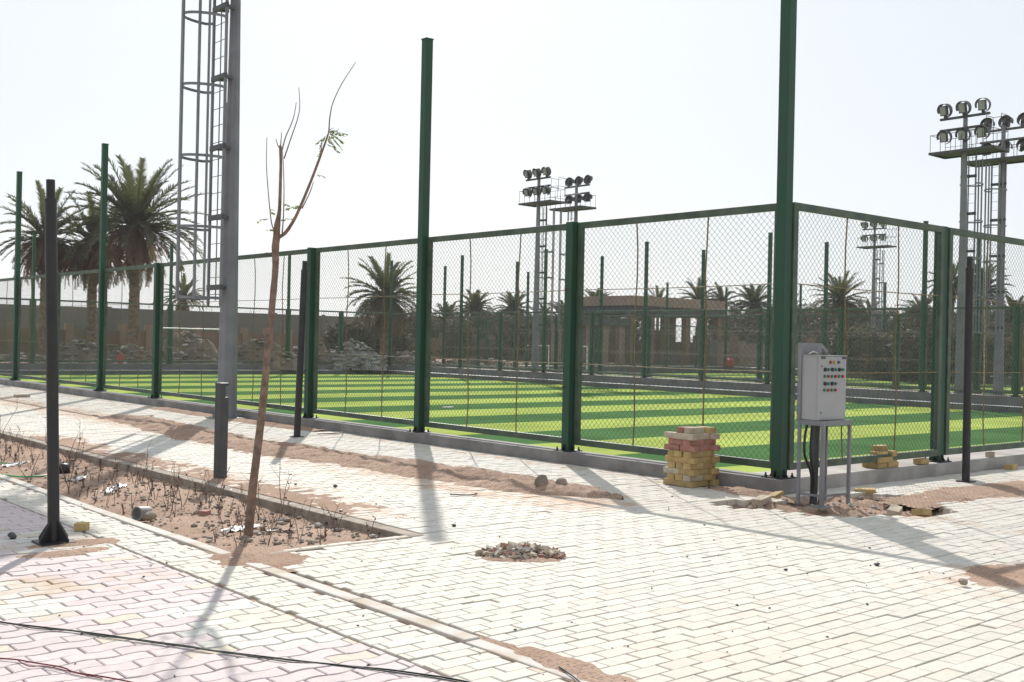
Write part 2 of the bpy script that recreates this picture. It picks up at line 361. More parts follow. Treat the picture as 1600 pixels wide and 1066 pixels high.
# wavy interlocking blocks, pink and cream
def wave(x):
    u = (x/.1125) % 2.0; a = .011
    if u < .35: return a*(u/.35)
    if u < .65: return a
    if u < 1.35: return a*(1-(u-.65)/.35)
    if u < 1.65: return -a
    return -a*(1-(u-1.65)/.35)
def pinkish(x, y):
    px, py = (x+6.24)/1.35, (y+.35)/1.35
    d = abs((px+py) % 2-1)+abs((px-py) % 2-1)
    q = d+.35*fbm(x, y, 1.2, 3)
    v = .93+.1*rnd.random()
    base = PINK if q > .80 else (CREAM2 if q > .35 else CREAM)
    if rnd.random() < .04: base = SANDC
    return tuple(c*v for c in base)
S2 = .225
for j in range(int(-8/.1125), int(26/.1125)):
    off = (S2/2 if j % 2 else 0)
    for i in range(int((-10.2)/S2)-1, int(-6.25/S2)+1):
        xa, xb = i*S2+off, (i+1)*S2+off
        xb = min(xb, -6.26)
        if xb-xa < .04 or xa < -10.2: continue
        ya, yb = j*.1125, (j+1)*.1125; h = JN/2; N = 8
        us = [xa+h+(xb-xa-2*h)*k/N for k in range(N+1)]
        poly = [(u, ya+h+wave(u)) for u in us]+[(u, yb-h+wave(u)) for u in us[::-1]]
        pv.block(poly, pinkish((xa+xb)/2, ya))
pv.build('paving')

# plain paving farther off (walkway between the pitches, apron beyond)
fw = MB(); fw.box((25.75, 21, -.02), (3.1, 46, .04)); fw.box((60, 20, -.02), (16.6, 60, .04)); fw.box((27, 44.2, -.02), (56, 4.0, .038))
tag(fw.build('walkway', mat('pale_walkway', (.46, .42, .36), (.33, .28, .22), rough=.9, scale=.7, detail=9)), kind='structure')

# ------------------------------------------------------------------ turf and pitch kerbs
for i, (a, b, c, d) in enumerate(PITCH):
    t = MB(); t.add([(a+.1, c+.1, ZT), (b-.1, c+.1, ZT), (b-.1, d-.1, ZT), (a+.1, d-.1, ZT)], [(0, 1, 2, 3)])
    tag(t.build('artificial_turf', M_turf), kind='structure')
KW = .30
def kerb(name, x0, x1, y0, y1, label, ledge=None, ledge2=None, ztop=.135, mt=None):
    m = MB(); m.box(((x0+x1)/2, (y0+y1)/2, (ztop-.5)/2), (x1-x0, y1-y0, ztop+.5))
    o = m.build(name, mt or M_concd, bevel=.006); tag(o, label, 'kerb', 'concrete kerbs round the pitches')
    if ledge:
        l = MB(); l.box(((ledge[0]+ledge[1])/2, (ledge[2]+ledge[3])/2, (-.18-.5)/2), (ledge[1]-ledge[0], ledge[3]-ledge[2], .32))
        l.build('drainage_ledge', M_concd, o)
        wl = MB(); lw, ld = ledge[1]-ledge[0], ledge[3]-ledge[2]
        wl.box(((ledge[0]+ledge[1])/2, (ledge[2]+ledge[3])/2, -.176), (lw-.02, ld-.02, .008)); wl.build('sunlit_edge', M_white, o)  # ledge top coloured white: the sunlit edge is put into the colour
    return o
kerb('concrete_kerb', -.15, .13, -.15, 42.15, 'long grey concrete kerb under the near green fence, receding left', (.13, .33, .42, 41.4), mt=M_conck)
kerb('concrete_kerb', .13, 24.15, -.15, .42, 'grey concrete kerb with the small yellow block stack on it, right of the corner post', None, mt=M_conckb)
kerb('concrete_kerb', 23.87, 24.15, .13, 42.15, 'dark concrete kerb with a sunlit-white top edge on the far long side of the striped pitch', (23.42, 23.87, .43, 41.8), ztop=.10)
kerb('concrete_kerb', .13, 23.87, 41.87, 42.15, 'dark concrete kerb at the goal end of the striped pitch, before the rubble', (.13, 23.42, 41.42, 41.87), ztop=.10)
kerb('concrete_kerb', 27.35, 27.63, -.15, 42.15, 'low concrete kerb along the near side of the second pitch', None, ztop=.02)
kerb('concrete_kerb', 51.37, 51.65, -.15, 42.15, 'low concrete kerb along the far side of the second pitch', None, ztop=.05)
kerb('concrete_kerb', 27.63, 51.37, 41.87, 42.15, 'low concrete kerb at the end of the second pitch nearest the pavilion', None, ztop=.05)

# ------------------------------------------------------------------ fences
PL, HB, HT = 3.0, .085, 2.695       # panel pitch, frame bottom / top above the kerb
def wire_mesh_data(r=.0020):
    m = MB(); W, z0, z1 = PL-.24, HB+.05, HT-.05; H = z1-z0; sp = .070
    k = -int(H/sp)-1
    while k*sp < W:
        for sg in (1, -1):
            # line u = k*sp + t  (or mirrored), v = t
            t0 = max(0, -k*sp); t1 = min(H, W-k*sp)
            if t1 > t0:
                p = [(k*sp+t0, t0), (k*sp+t1, t1)]
                if sg < 0: p = [(W-u, v) for u, v in p]
                a = Vector((0, p[0][0]+.12, z0+p[0][1])); b = Vector((.004*sg, p[1][0]+.12, z0+p[1][1]))
                m.tube([a, b], r, 3, cap=False)
        k += 1
    return m
def rect_frame(m, y0, y1, z0, z1, wd, dp, x=0.):
    m.box((x, (y0+y1)/2, z1-wd/2), (dp, y1-y0, wd)); m.box((x, (y0+y1)/2, z0+wd/2), (dp, y1-y0, wd))
    m.box((x, y0+wd/2, (z0+z1)/2), (dp-.002, wd, z1-z0-2*wd)); m.box((x, y1-wd/2, (z0+z1)/2), (dp-.002, wd, z1-z0-2*wd))
pan = MB(); rect_frame(pan, .064, PL-.064, HB-.01, HT, .072, .05)
rusty = pan
panel0 = pan.build('panel_frame', M_olive, bevel=.003)
wm = wire_mesh_data().build('wire_mesh', M_wire, panel0); wm_far = wire_mesh_data(.0011)
rods = []
for f in (1/3, 2/3):
    r = MB(); yy = PL*f; r.tube([(.012*math.sin(k*1.3+f*9), yy+.006*math.sin(k*2.1+f*5), HB+.05+(HT-HB-.1)*k/8) for k in range(9)], .0085, 6)
    rods.append(r.build('upright_rod', M_rod, panel0, smooth=True))
for zf in (1.03, 1.90):
    r = MB(); r.tube([(.014, .13+(PL-.26)*k/6, zf-.008*math.sin(k*math.pi/6)) for k in range(7)], .0055, 5)
    rods.append(r.build('tie_rod', M_rod, panel0, smooth=True))
panel1 = link_copy(panel0)            # panels of the far fences carry a thinner wire
wfar = wm_far.build('wire_mesh', M_wire)
for ch in panel1.children:
    if ch.name.startswith('wire_mesh'): ch.data = wfar.data
bpy.data.objects.remove(wfar)
def post_mb(tall):
    m = MB(); s = .115; h = 5.43 if tall else HT+.008
    m.box((0, 0, h/2), (s, s, h))
    return m
def base_mb():
    m = MB(); m.box((0, 0, .006), (.24, .24, .012))
    for a in (-1, 1):
        for b in (-1, 1):
            m.tube([(a*.09, b*.09, .012), (a*.09, b*.09, .05)], .009, 6); m.tube([(a*.09, b*.09, .014), (a*.09, b*.09, .026)], .017, 6)
    for a in (0, 1, 2, 3):
        M_ = Matrix.Rotation(a*math.pi/2, 3, 'Z')
        m.add([M_ @ Vector(q) for q in ((.058, -.004, .012), (.11, -.004, .012), (.058, -.004, .09), (.058, .004, .012), (.11, .004, .012), (.058, .004, .09))],
              [(0, 1, 2), (3, 5, 4), (0, 3, 4, 1), (1, 4, 5, 2), (2, 5, 3, 0)])
    return m
def cap_mb(h):
    m = MB(); m.box((0, 0, h+.007), (.128, .128, .014)); return m
def hinge_mb(zz):
    m = MB()
    if 1:
        m.box((-.062, .03, zz), (.012, .035, .03)); m.tube([(-.072, .03, zz), (-.055, .03, zz)], .009, 6)
    return m
protoT = post_mb(True).build('tall_post', M_green, bevel=.006); base_mb().build('base_plate', M_black, protoT); cap_mb(5.43).build('post_cap', M_green, protoT)
protoM = post_mb(False).build('post', M_green, bevel=.006); base_mb().build('base_plate', M_black, protoM); [hinge_mb(z_).build('bracket', M_rust, protoM) for z_ in (.75, 1.9)]
first = {'T': True, 'M': True, 'P': True, 'Q': True}
def use(o, key, parent, loc, rz=0):
    c = o if first[key] else link_copy(o)
    first[key] = False; c.parent = parent; c.location = loc; c.rotation_euler = (0, 0, rz); return c
def fence(x0, y0, ang, n, zb, label, start_tall=True, skip_first=False, skip_last=False, inward=.0):
    root = empty('mesh_fence', (x0, y0, zb), ang, label=label, cat='fence', group='green mesh fences round the pitches')
    for k in range(n+1):
        if (k == 0 and skip_first) or (k == n and skip_last): continue
        tall = (k % 2 == 0) == start_tall
        # the pillar stands a little outside the panel plane
        c = use(protoT if tall else protoM, 'T' if tall else 'M', root, (0, PL*k, 0))
    for k in range(n): use(*((panel0, 'P') if inward else (panel1, 'Q')), root, (inward, PL*k, 0))
    return root
H_ = -math.pi/2
fence(0, 0, 0, 14, .135, 'green mesh fence on the near side of the striped pitch, running left from the corner', inward=.05)
fence(0, 0, H_, 8, .135, 'green mesh fence running right from the tall corner post, behind the control cabinet', skip_first=True, inward=.05)
fence(24, 0, 0, 14, .10, 'green mesh fence on the far long side of the striped pitch', skip_first=True)
fence(0, 42, H_, 8, .10, 'green mesh fence behind the white goal at the far left end', skip_first=True, skip_last=True)
fence(27.5, 0, 0, 14, .02, 'green mesh fence along the near side of the second pitch, beyond the walkway')
fence(51.5, 0, 0, 14, .05, 'green mesh fence on the farthest long side, beyond the second pitch')
fence(27.5, 42, H_, 8, .05, 'green mesh fence at the end of the second pitch, in front of the tan pavilion', skip_first=True, skip_last=True)

# ------------------------------------------------------------------ floodlight masts
def oct_r(z): return .178-(.178-.062)*min(z, 9.35)/9.35
def mast(x, y, flip, label, zb=0.):
    """flip=0: lamps look to +X, caged ladder on the -X side"""
    t = empty('floodlight_mast', (x, y, zb), math.pi if flip else 0, label=label, cat='floodlight mast', group='grey floodlight masts beside the pitches')
    return t
def build_mast():
    parts = []
    p = MB(); p.tube([(0, 0, z) for z in (0, 3, 6, 8.9)], [oct_r(z) for z in (0, 3, 6, 8.9)], 8); 
    parts.append(p.build('pole', M_galv))
    b = MB(); b.box((0, 0, .012), (.52, .52, .024))
    for k in range(8):
        a = k*math.pi/4+.39; b.tube([(.215*math.cos(a), .215*math.sin(a), .02), (.215*math.cos(a), .215*math.sin(a), .075)], .014, 6)
    parts.append(b.build('base_plate', M_galv))
    # ladder
    l = MB(); lx = -.27
    for s in (-.235, .235): l.box((lx, s, 4.8), (.04, .04, 5.8))
    l.tube([(lx+.02, 0, 2.0), (lx+.02, 0, 7.6)], .012, 6)
    k = 2.1
    while k < 7.6: l.tube([(lx, -.235, k), (lx, .235, k)], .007, 5); k += .285
    parts.append(l.build('ladder', M_galv))
    z = 2.22
    while z < 7.6:
        br = MB()
        for s in (-.2, .2): br.beam((lx, s, z), (-oct_r(z)*.8, s*.4, z), .06, .05)
        br.beam((lx, -.26, z), (lx, .26, z), .05, .085); z += 1.18
        parts.append(br.build('standoff_bracket', M_dgrey))
    cg = MB(); z = 2.03; n = 12
    def hoop(a): 
        th = math.pi*(.5+a)     # from +y round -x to -y
        return Vector((lx-.10+.55*math.cos(th), .34*math.sin(th), 0))
    while z < 7.6:
        pts = [Vector((lx, .235, z))]+[hoop(k/n)+Vector((0, 0, z)) for k in range(n+1)]+[Vector((lx, -.235, z))]
        for a, b_ in zip(pts[:-1], pts[1:]): cg.beam(a, b_, .010, .045)
        z += 1.17
    for a in (.38, .5, .76, .86):
        q = hoop(a); d = (q-Vector((lx, 0, 0))).normalized()*.0
        cg.beam(q+Vector((0, 0, 2.0)), q+Vector((0, 0, 7.55)), .036, .036, upv=(q.x+.4, q.y, 0))
    parts.append(cg.build('safety_cage', M_galv))
    # platform
    pf = MB(); pf.box((-.22, 0, 7.72), (.98, 2.1, .035)); 
    for s in (-1.05, 1.05): pf.beam((-.71, s, 7.69), (.27, s, 7.70), .05, .07)
    for s in (-.71, .27): pf.beam((s, -1.05, 7.685), (s, 1.05, 7.695), .05, .065)
    parts.append(pf.build('platform', M_dgrey))
    rl = MB()
    for yy in np.linspace(-1.03, 1.03, 7):
        for xx in (-.69, .25): rl.tube([(xx, yy, 7.73), (xx, yy, 8.28)], .009, 5)
    for xx in (-.69, .25): rl.tube([(xx, -1.03, 8.28), (xx, 1.03, 8.28)], .010, 5)
    for xx in (-.69,): rl.tube([(xx, -1.03, 8.02), (xx, 1.03, 8.02)], .008, 5)
    for yy in (-1.03, 1.03): rl.tube([(-.69, yy, 8.28), (.25, yy, 8.28)], .010, 5)
    for yy in (.55, 1.03):
        for xx in (-.69, -.25): rl.tube([(xx, yy, 8.28), (xx, yy, 8.78)], .010, 5)
        rl.tube([(-.69, yy, 8.78), (-.25, yy, 8.78)], .010, 5)
    rl.tube([(-.69, .55, 8.78), (-.69, 1.03, 8.78)], .010, 5)
    parts.append(rl.build('guard_rail', M_dgrey))
    for i, zz in enumerate((8.42, 8.78)):
        cb = MB(); cb.box((.05, 0, zz), (.08, 1.62, .07)); parts.append(cb.build('cross_beam', M_dgrey))
    def lamp(yy, zc, under):
        root = MB()
        # boxy lamp housing with cooling fins behind it
        root.box((.06, 0, 0), (.11, .23, .31))
        for k in range(4): root.box((-.005-.026*k, 0, 0), (.028, .20-.03*k, .27-.05*k))
        root.box((0.0, 0, (.19 if under else -.19)), (.10, .08, .10))
        o = root.build('floodlight', M_dgrey)
        fr = MB(); fr.box((.118, 0, 0), (.012, .185, .26)); fr.build('lens', M_lens, o)
        # round glare shield: a short open sleeve
        rg = MB(); n = 22; R1, R2 = .222, .212; vv = []
        for xx in (-.07, .10):
            for rr_ in (R1, R2): vv += [(xx+.05*math.sin(2*math.pi*k/n)*(1 if xx > 0 else 0), rr_*math.cos(2*math.pi*k/n), rr_*math.sin(2*math.pi*k/n)) for k in range(n)]
        ff = []
        for k in range(n):
            if k in (12, 13, 14, 15, 16): continue
            j = (k+1) % n; ff += [(k, j, 2*n+j, 2*n+k), (n+k, 3*n+k, 3*n+j, n+j), (k, n+k, n+j, j), (2*n+k, 2*n+j, 3*n+j, 3*n+k)]
        rg.add(vv, ff); rg.build('glare_shield', M_dgrey, o)
        o.location = (.12, yy, zc); o.rotation_euler = (0, R_(12), R_(rnd.uniform(-8, 8))); return o
    for yy in (-.62, 0, .62): parts.append(lamp(yy, 9.04, False)); parts.append(lamp(yy, 8.20, True))
    return parts
mparts = build_mast()
specs = [(-.42, 11.0, 0, 'large grey floodlight mast with caged ladder rising out of frame beside the near fence'),
         (24.38, 10.95, 1, 'grey floodlight mast with six lamps facing the camera, tallest at the right'),
         (27.1, 11.05, 0, 'grey floodlight mast with lamps turned away, at the right edge behind another mast'),
         (24.38, 31.0, 1, 'grey floodlight mast, left of the centre pair, its six lamps facing the camera'),
         (27.1, 31.4, 0, 'grey floodlight mast with lamps turned away, right of the centre pair'),
         (51.85, 31.0, 1, 'small distant floodlight mast seen through the mesh right of the corner post')]
for i, (x, y, fl, lb) in enumerate(specs):
    t = mast(x, y, fl, lb)
    for p in mparts:
        c = p if i == 0 else link_copy(p)
        c.parent = t

# ------------------------------------------------------------------ black poles, bollard
def pole(bx, by, tx, ty, r, label, base=True):
    b = G(bx, by); d = (b-CAM).dot(FW); tp = D(tx, ty, d)
    t = empty('steel_pole', b, label=label, cat='pole', group='black unfinished lamp poles')
    v = tp-b; u = v.normalized(); L_ = v.length
    p = MB(); p.tube([Vector((0, 0, 0)), v-u*.13], r, 20); p.build('shaft', M_black, t, smooth=True)
    s = MB(); s.tube([v-u*.135, v], r*.75, 16); s.build('spigot', M_black, t, smooth=True)
    c = MB(); c.tube([v-u*.15, v-u*.128], r*1.06, 20); c.build('collar', M_black, t, smooth=True)
    if base:
        q = MB(); q.box((0, 0, .006), (.22, .22, .012) if r < .04 else (.15, .15, .012))
        for k in range(4 if r < .04 else 0):
            M_ = Matrix.Rotation(k*math.pi/2+.5, 3, 'Z')
            q.add([M_ @ Vector(a) for a in ((r*.9, -.005, .012), (.125, -.005, .012), (.125, -.005, .03), (r*.9, -.005, .15), (r*.9, .005, .012), (.125, .005, .012), (.125, .005, .03), (r*.9, .005, .15))],
                  [(0, 1, 2, 3), (4, 7, 6, 5), (0, 4, 5, 1), (1, 5, 6, 2), (2, 6, 7, 3), (3, 7, 4, 0)])
        q.build('base_plate', M_black, t)
    return t
pole(84, 848, 79, 281, .038, 'thick black pole nearest the camera at the left edge, on the pink paving')
pole(464, 683, 476.5, 408, .048, 'slim black pole leaning right, standing before the near fence left of centre')
pole(1509, 753, 1515.5, 401, .0415, 'black pole on the paving at the right in front of the mesh fence')
b = G(344, 747); t = empty('bollard', b, R_(10), label='short charcoal square bollard with a notched head, standing on pale paving by the planting bed', cat='bollard')
q = MB(); q.box((0, 0, .40), (.095, .095, .80)); q.build('body', M_char, t, bevel=.004)
q = MB(); q.box((-.0175, 0, .855), (.06, .093, .11)); q.build('neck', M_char, t, bevel=.004)
q = MB(); q.box((0, 0, .925), (.097, .097, .03)); q.build('cap', M_char, t, bevel=.004)

# ------------------------------------------------------------------ planting-bed kerbs and edging
def strip(x0, x1, y0, y1, z0, z1, name, label, mt=M_kerb):
    m = MB(); n = max(1, int((y1-y0)/1.0)); y = y0
    while y < y1-1e-6:
        ye = min(y+1.0, y1); j = rnd.uniform(-.004, .004)
        m.box(((x0+x1)/2+rnd.uniform(-.006, .006), (y+ye)/2, (z0+z1)/2+j), (x1-x0, ye-y-.008, z1-z0)); y = ye
    o = m.build(name, mt, bevel=.008); tag(o, label, 'kerb'); return o
strip(-4.45, -4.33, -.10, 26, -.3, .006, 'bed_kerb', 'sandy brown concrete kerb on the far long side of the planting bed', M_kerb)
strip(-5.85, -5.76, -.12, 26, -.3, .003, 'bed_kerb', 'flush grey concrete edging between the paving and the planting bed at the left', M_edge)
strip(-5.85, -5.755, -7.5, -.14, -.3, .001, 'edging_strip', 'flat pale concrete edging strip cutting across the paving to the bottom edge', M_edge)
m = MB(); m.box((-5.10, -.105, -.15), (1.28, .05, .31)); tag(m.build('bed_kerb', M_kerb, bevel=.006), 'short sandy kerb closing the near end of the planting bed', 'kerb')

# ------------------------------------------------------------------ sand drifts on the paving
def drift(x0, x1, y0, y1, hfun, st, label, name='sand_drift'):
    nx_, ny_ = int((x1-x0)/st)+1, int((y1-y0)/st)+1; m = MB(); idx = {}
    hs = {}
    for j in range(ny_):
        for i in range(nx_):
            x, y = x0+i*st, y0+j*st; hs[i, j] = hfun(x, y)
    for j in range(ny_):
        for i in range(nx_):
            idx[i, j] = len(m.v); m.v.append((x0+i*st, y0+j*st, hs[i, j]))
    for j in range(ny_-1):
        for i in range(nx_-1):
            c = [(i, j), (i+1, j), (i+1, j+1), (i, j+1)]
            if max(hs[k] for k in c) > -.006: m.f.append([idx[k] for k in c]); m.mi.append(0)
    o = m.build(name, M_sand, smooth=True, ang=80); tag(o, label, 'sand', kind='stuff'); return o
def ridge(x, y):
    cx = -2.05+.22*math.sin(y*.55+1)+.12*fbm(y, 0, .9); wd = .50+.14*fbm(y, 3, .8)
    if y < 1.6: wd *= max(.0, min(1, (y-.55)/1.0))**.6+.001; 
    e = 1-((x-cx)/max(wd, .02))**2
    end = min(1, max(0, (12.2-y)/1.2)); gap = .35*fbm(0, y, .55, 2, 5)
    return .065*max(-.4, e*min(1, end*2)-.05+gap*.4)+.028*fbm(x, y, 3.5)+.018*fbm(x, y, 11)-.006
drift(-3.0, -1.1, .4, 12.5, ridge, .028, 'long low drift of tan sand lying along the pale paving before the near fence')
def blob(cx, cy, rx, ry, h, sd=0):
    return lambda x, y: h*max(-.6, 1-((x-cx)/rx)**2-((y-cy)/ry)**2+.55*fbm(x, y, 3.2, 4, sd))+.35*h*fbm(x, y, 13, 3, sd)-.3*h
drift(-6.85, -6.15, .6, 1.3, blob(-6.42, .93, .30, .15, .018, 1), .02, 'small tan sand patch on the pink paving at the foot of the nearest black pole')
drift(-7.1, -6.2, .45, .95, blob(-6.62, .66, .30, .12, .014, 7), .02, 'thin spill of dirty sand in front of the nearest black pole')
drift(-3.0, -1.0, -4.2, -2.5, blob(-2.05, -3.32, .55, .27, .009, 2), .035, 'thin film of tan sand on the paving at the lower right')
drift(.2, 4.4, -2.2, -.3, blob(2.1, -1.15, 1.9, .42, .022, 3), .035, 'broad tan sand patch on the paving round the right black pole')
drift(-6.0, -5.5, -3.9, -2.4, blob(-5.72, -3.2, .10, .6, .008, 4), .02, 'crumbs of pink sand beside the edging strip near the bottom edge')
drift(-.62, -.14, -.6, .8, blob(-.36, .1, .22, .6, .045, 6), .025, 'heap of stony earth against the kerb left of the corner post')
drift(-6.1, -5.3, -.75, .45, blob(-5.72, -.15, .30, .42, .010, 12), .02, 'tan soil spilling over the edging at the near corner of the planting bed')
drift(-4.3, -3.6, 1.0, 9.0, lambda x, y: .004*max(-.6, 1-((x+4.3)/.45)**2+.7*fbm(x, y, 2.5))-.002+.002*fbm(x, y, 12), .05, 'thin sand film beside the planting bed kerb')
drift(-1.2, -.16, 8.0, 14.0, lambda x, y: .03*max(-.6, 1-((x+.3)/.45)**2*(1+abs(y-11)*.6)+.5*fbm(x, y, 2.0))-.008, .05, 'sand gathered round the base of the large mast')

# ------------------------------------------------------------------ stones, loose things
def rockobj(name, c, r, label, mt=M_stone, seed=0, sq=(1, 1, .75), group=None, sub_=2, cat='stone'):
    m = MB(); m.rock((0, 0, 0), r, seed, sq, sub_); o = m.build(name, mt, loc=c, smooth=True, ang=40); tag(o, label, cat, group); return o
g_ = G(845, 766); rockobj('stone', (g_.x, g_.y, .075), .075, 'round brown stone on the sand drift, left of the two', seed=3, sq=(1, .9, .9))
g_ = G(877, 766); rockobj('stone', (g_.x, g_.y, .06), .068, 'round brown stone on the sand drift, right of the two', seed=5, sq=(.9, 1, .85))
g_ = G(1505, 917); rockobj('stone', (g_.x, g_.y, .03), .028, 'small tan stone alone on the thin sand at the lower right', seed=8)
g_ = G(234, 803); rockobj('stone', (g_.x, g_.y, -.02), .055, 'brown stone touching the grey pipe piece in the planting bed', seed=9)
g_ = G(19, 842); rockobj('stone', (g_.x, g_.y, .02), .03, 'small dark grey stone on pink paving left of the nearest pole', seed=10, mt=M_char)
for k, (px, py, r) in enumerate([(524, 762, .022), (533, 800, .016), (1108, 763, .012), (709, 823, .02), (1370, 884, .02)]):
    g_ = G(px, py); rockobj('pebble', (g_.x, g_.y, r*.6), r, 'small dark pebble lying loose on the pale paving', seed=20+k, group='loose pebbles on the paving', sub_=1, cat='pebble', mt=M_char)
# pipe offcut
g_ = G(222, 806, -.02); t = MB(); n = 24
for (ra, rb) in ((.058, .058),):
    vs_ = []; 
    for xx in (-.06, .06):
        for rr_ in (.058, .047): vs_ += [(xx, rr_*math.cos(2*math.pi*k/n), rr_*math.sin(2*math.pi*k/n)) for k in range(n)]
    fs = []
    for k in range(n):
        j = (k+1) % n
        fs += [(k, j, n*2+j, n*2+k), (n+k, n*3+k, n*3+j, n+j), (k, n+k, n+j, j), (n*2+k, n*2+j, n*3+j, n*3+k)]
    t.add(vs_, fs)
o = t.build('pipe_piece', mat('pipe_grey', (.26, .26, .255), (.15, .15, .145), rough=.6, scale=12), loc=(g_.x, g_.y, -.005), smooth=True); o.rotation_euler = (0, .1, R_(25))
tag(o, 'short dark grey pipe offcut lying on the edge of the planting bed', 'pipe')

def block(loc, rz, mt, label, group, size=(.2, .1, .06), tilt=(0, 0)):
    m = MB(); m.box((0, 0, 0), (size[0]-.004, size[1]-.004, size[2]-.002))
    # knock a corner a little so that the blocks are not perfect
    for i in range(8):
        x, y, z = m.v[i]; m.v[i] = (x+rnd.uniform(-.003, .003), y+rnd.uniform(-.003, .003), z+rnd.uniform(-.0015, .0015))
    o = m.build('paving_block', mt, bevel=.003, loc=loc); o.rotation_euler = (tilt[0], tilt[1], rz); tag(o, label, 'paving block', group); return o
# tall stack by the kerb
SX, SY = -.375, .79
colsel = ['Y', 'Y', 'Y', 'Y', 'Y', 'Y', 'P', 'P', 'C', 'T']
words = ['bottom', 'second', 'third', 'fourth', 'fifth', 'sixth', 'seventh', 'eighth', 'ninth', 'top']
for L_ in range(10):
    z = .032+.0585*L_; jx, jy = rnd.uniform(-.012, .012), rnd.uniform(-.012, .012)
    lay = []
    if L_ == 9: lay = [(-.06, -.08, 0, M_cb), (-.06, .03, 0, M_pb), (.13, -.06, R_(90), M_yb)]
    elif L_ % 2: lay = [(sx*.101, sy*.102, 0, None) for sx in (-1, 1) for sy in (-1.0, 0, 1.0)]
    else: lay = [(-.15, -.1, R_(90), None), (-.15, .1, R_(90), None), (.0, -.101, 0, None), (.0, 0, 0, None), (.0, .101, 0, None), (.155, -.1, R_(90), None), (.155, .1, R_(90), None)]
    for k, (dx, dy, rz, mt) in enumerate(lay):
        if mt is None:
            base = {'Y': M_yb, 'P': M_pb, 'C': M_cb}[colsel[L_]]
            mt = base if rnd.random() < .94 else (M_cb if base is M_yb else M_yb)
        cn = {M_yb: 'yellow', M_pb: 'pink', M_cb: 'pale buff'}[mt]
        side = 'near' if dy < -.05 else ('far' if dy > .05 else 'middle'); lr = 'left' if dx < -.05 else ('right' if dx > .05 else 'centre')
        if L_ % 2 == 0 and L_ != 9: pass
        block((SX+dx+jx+rnd.uniform(-.008, .008), SY+dy+jy+rnd.uniform(-.008, .008), z), rz+rnd.uniform(-.05, .05), mt,
              f'{cn} paving block in the {words[L_]} layer of the tall stack, {side} {lr}', 'paving blocks in the tall stack by the kerb')
# small stack on the right kerb
for L_ in range(4):
    for k, (dx, dy, rz) in enumerate(([(-.10, -.05, 0), (.10, -.05, 0), (-.10, .055, 0), (.1, .055, 0)] if L_ < 2 else [(-.08, -.03, 0), (.12, -.02, R_(90))] if L_ == 2 else [(.0, 0, 0)])):
        block((1.83+dx*.92+rnd.uniform(-.012, .012), .015+dy+rnd.uniform(-.01, .01), .135+.031+.0585*L_), rz+rnd.uniform(-.1, .1), M_yb if rnd.random() < .8 else M_cb,
              f'yellow paving block in the {words[L_] if L_ < 3 else "top"} layer of the small stack on the kerb, {"left" if dx < 0 else "right"} {"front" if dy < 0 else "back"}', 'paving blocks in the small stack on the kerb')
block((2.55, -.06, .168), R_(4), M_yb, 'single yellow paving block lying on the kerb against the right fence post', 'loose paving blocks')
block((4.15, -.06, .165), R_(20), M_cb, 'grey paving block alone on the kerb right of the right black pole', 'loose paving blocks', size=(.14, .1, .06))
block((4.25, -.27, .03), R_(10), M_yb, 'yellow paving block on the ground against the kerb at the right edge', 'loose paving blocks')
g_ = G(127, 829); block((g_.x, g_.y, .028), R_(-35), M_yb, 'half yellow block on the pink paving right of the nearest pole', 'loose paving blocks', size=(.09, .09, .055))
for px, py, rz, mt, lb in [(1190, 782, 8, M_cb, 'pale paving block at the edge of the dug earth, left of the cabinet'), (1212, 776, 14, M_yb, 'yellow paving block at the edge of the dug earth, nearer the cabinet'),
                           (1398, 799, 20, M_cb, 'pale paving block tipped in the dug hollow right of the cabinet'), (1440, 801, 5, M_yb, 'yellow block half buried at the right rim of the dug hollow'), (1352, 768, -60, M_yb, 'mossy yellow block at the left rim of the hollow beside the cabinet leg')]:
    g_ = G(px, py); block((g_.x, g_.y, .0), R_(rz), mt, lb, 'loose paving blocks', tilt=(rnd.uniform(-.25, .25), rnd.uniform(-.15, .15)))
g_ = G(34, 621); block((g_.x, g_.y, .03), R_(10), M_cb, 'tan paving block lying on the paving beyond the nearest pole, near the left edge', 'loose paving blocks', size=(.3, .15, .07))
g_ = G(320, 804, -.06); block((g_.x, g_.y, -.05), R_(40), M_pb, 'brown broken block on the soil of the planting bed', 'loose paving blocks', size=(.10, .07, .05))

# broken rubble pile on the paving
c = G(812, 868); m = MB(); rr = random.Random(4)
mats = [M_stone, M_cb, M_pb, M_conc, M_char]
for k in range(240):
    a = rr.random()*6.28; q = math.sqrt(rr.random()); ex, ey = .30*q*math.cos(a), .30*q*math.sin(a)
    # long axis runs across the view
    px = c.x+ex*.76*1.0+ey*.35; py = c.y-ex*.65*1.0+ey*.42
    h = .05*(1-q)+.008; r = rr.uniform(.009, .026)*(1.35-.6*q)
    m.cur = rr.choice([0, 0, 1, 1, 1, 1, 2, 3])
    M_ = Matrix.Rotation(rr.random()*6.28, 3, 'Z') @ Matrix.Rotation(rr.gauss(0, .45), 3, 'X') @ Matrix.Rotation(rr.gauss(0, .45), 3, 'Y')
    i_ = len(m.v); m.box((px, py, h+r*.3), (r*rr.uniform(1.6, 3), r*rr.uniform(1, 1.8), r*rr.uniform(.35, .9)), M_)
    for q_ in range(i_, len(m.v)): m.v[q_] = tuple(c_+rr.uniform(-.32, .32)*r for c_ in m.v[q_])
o = m.build('rubble_pile', mats); tag(o, 'small swept pile of broken stone chips and block shards on the pale paving', 'rubble', kind='stuff')
m = MB()
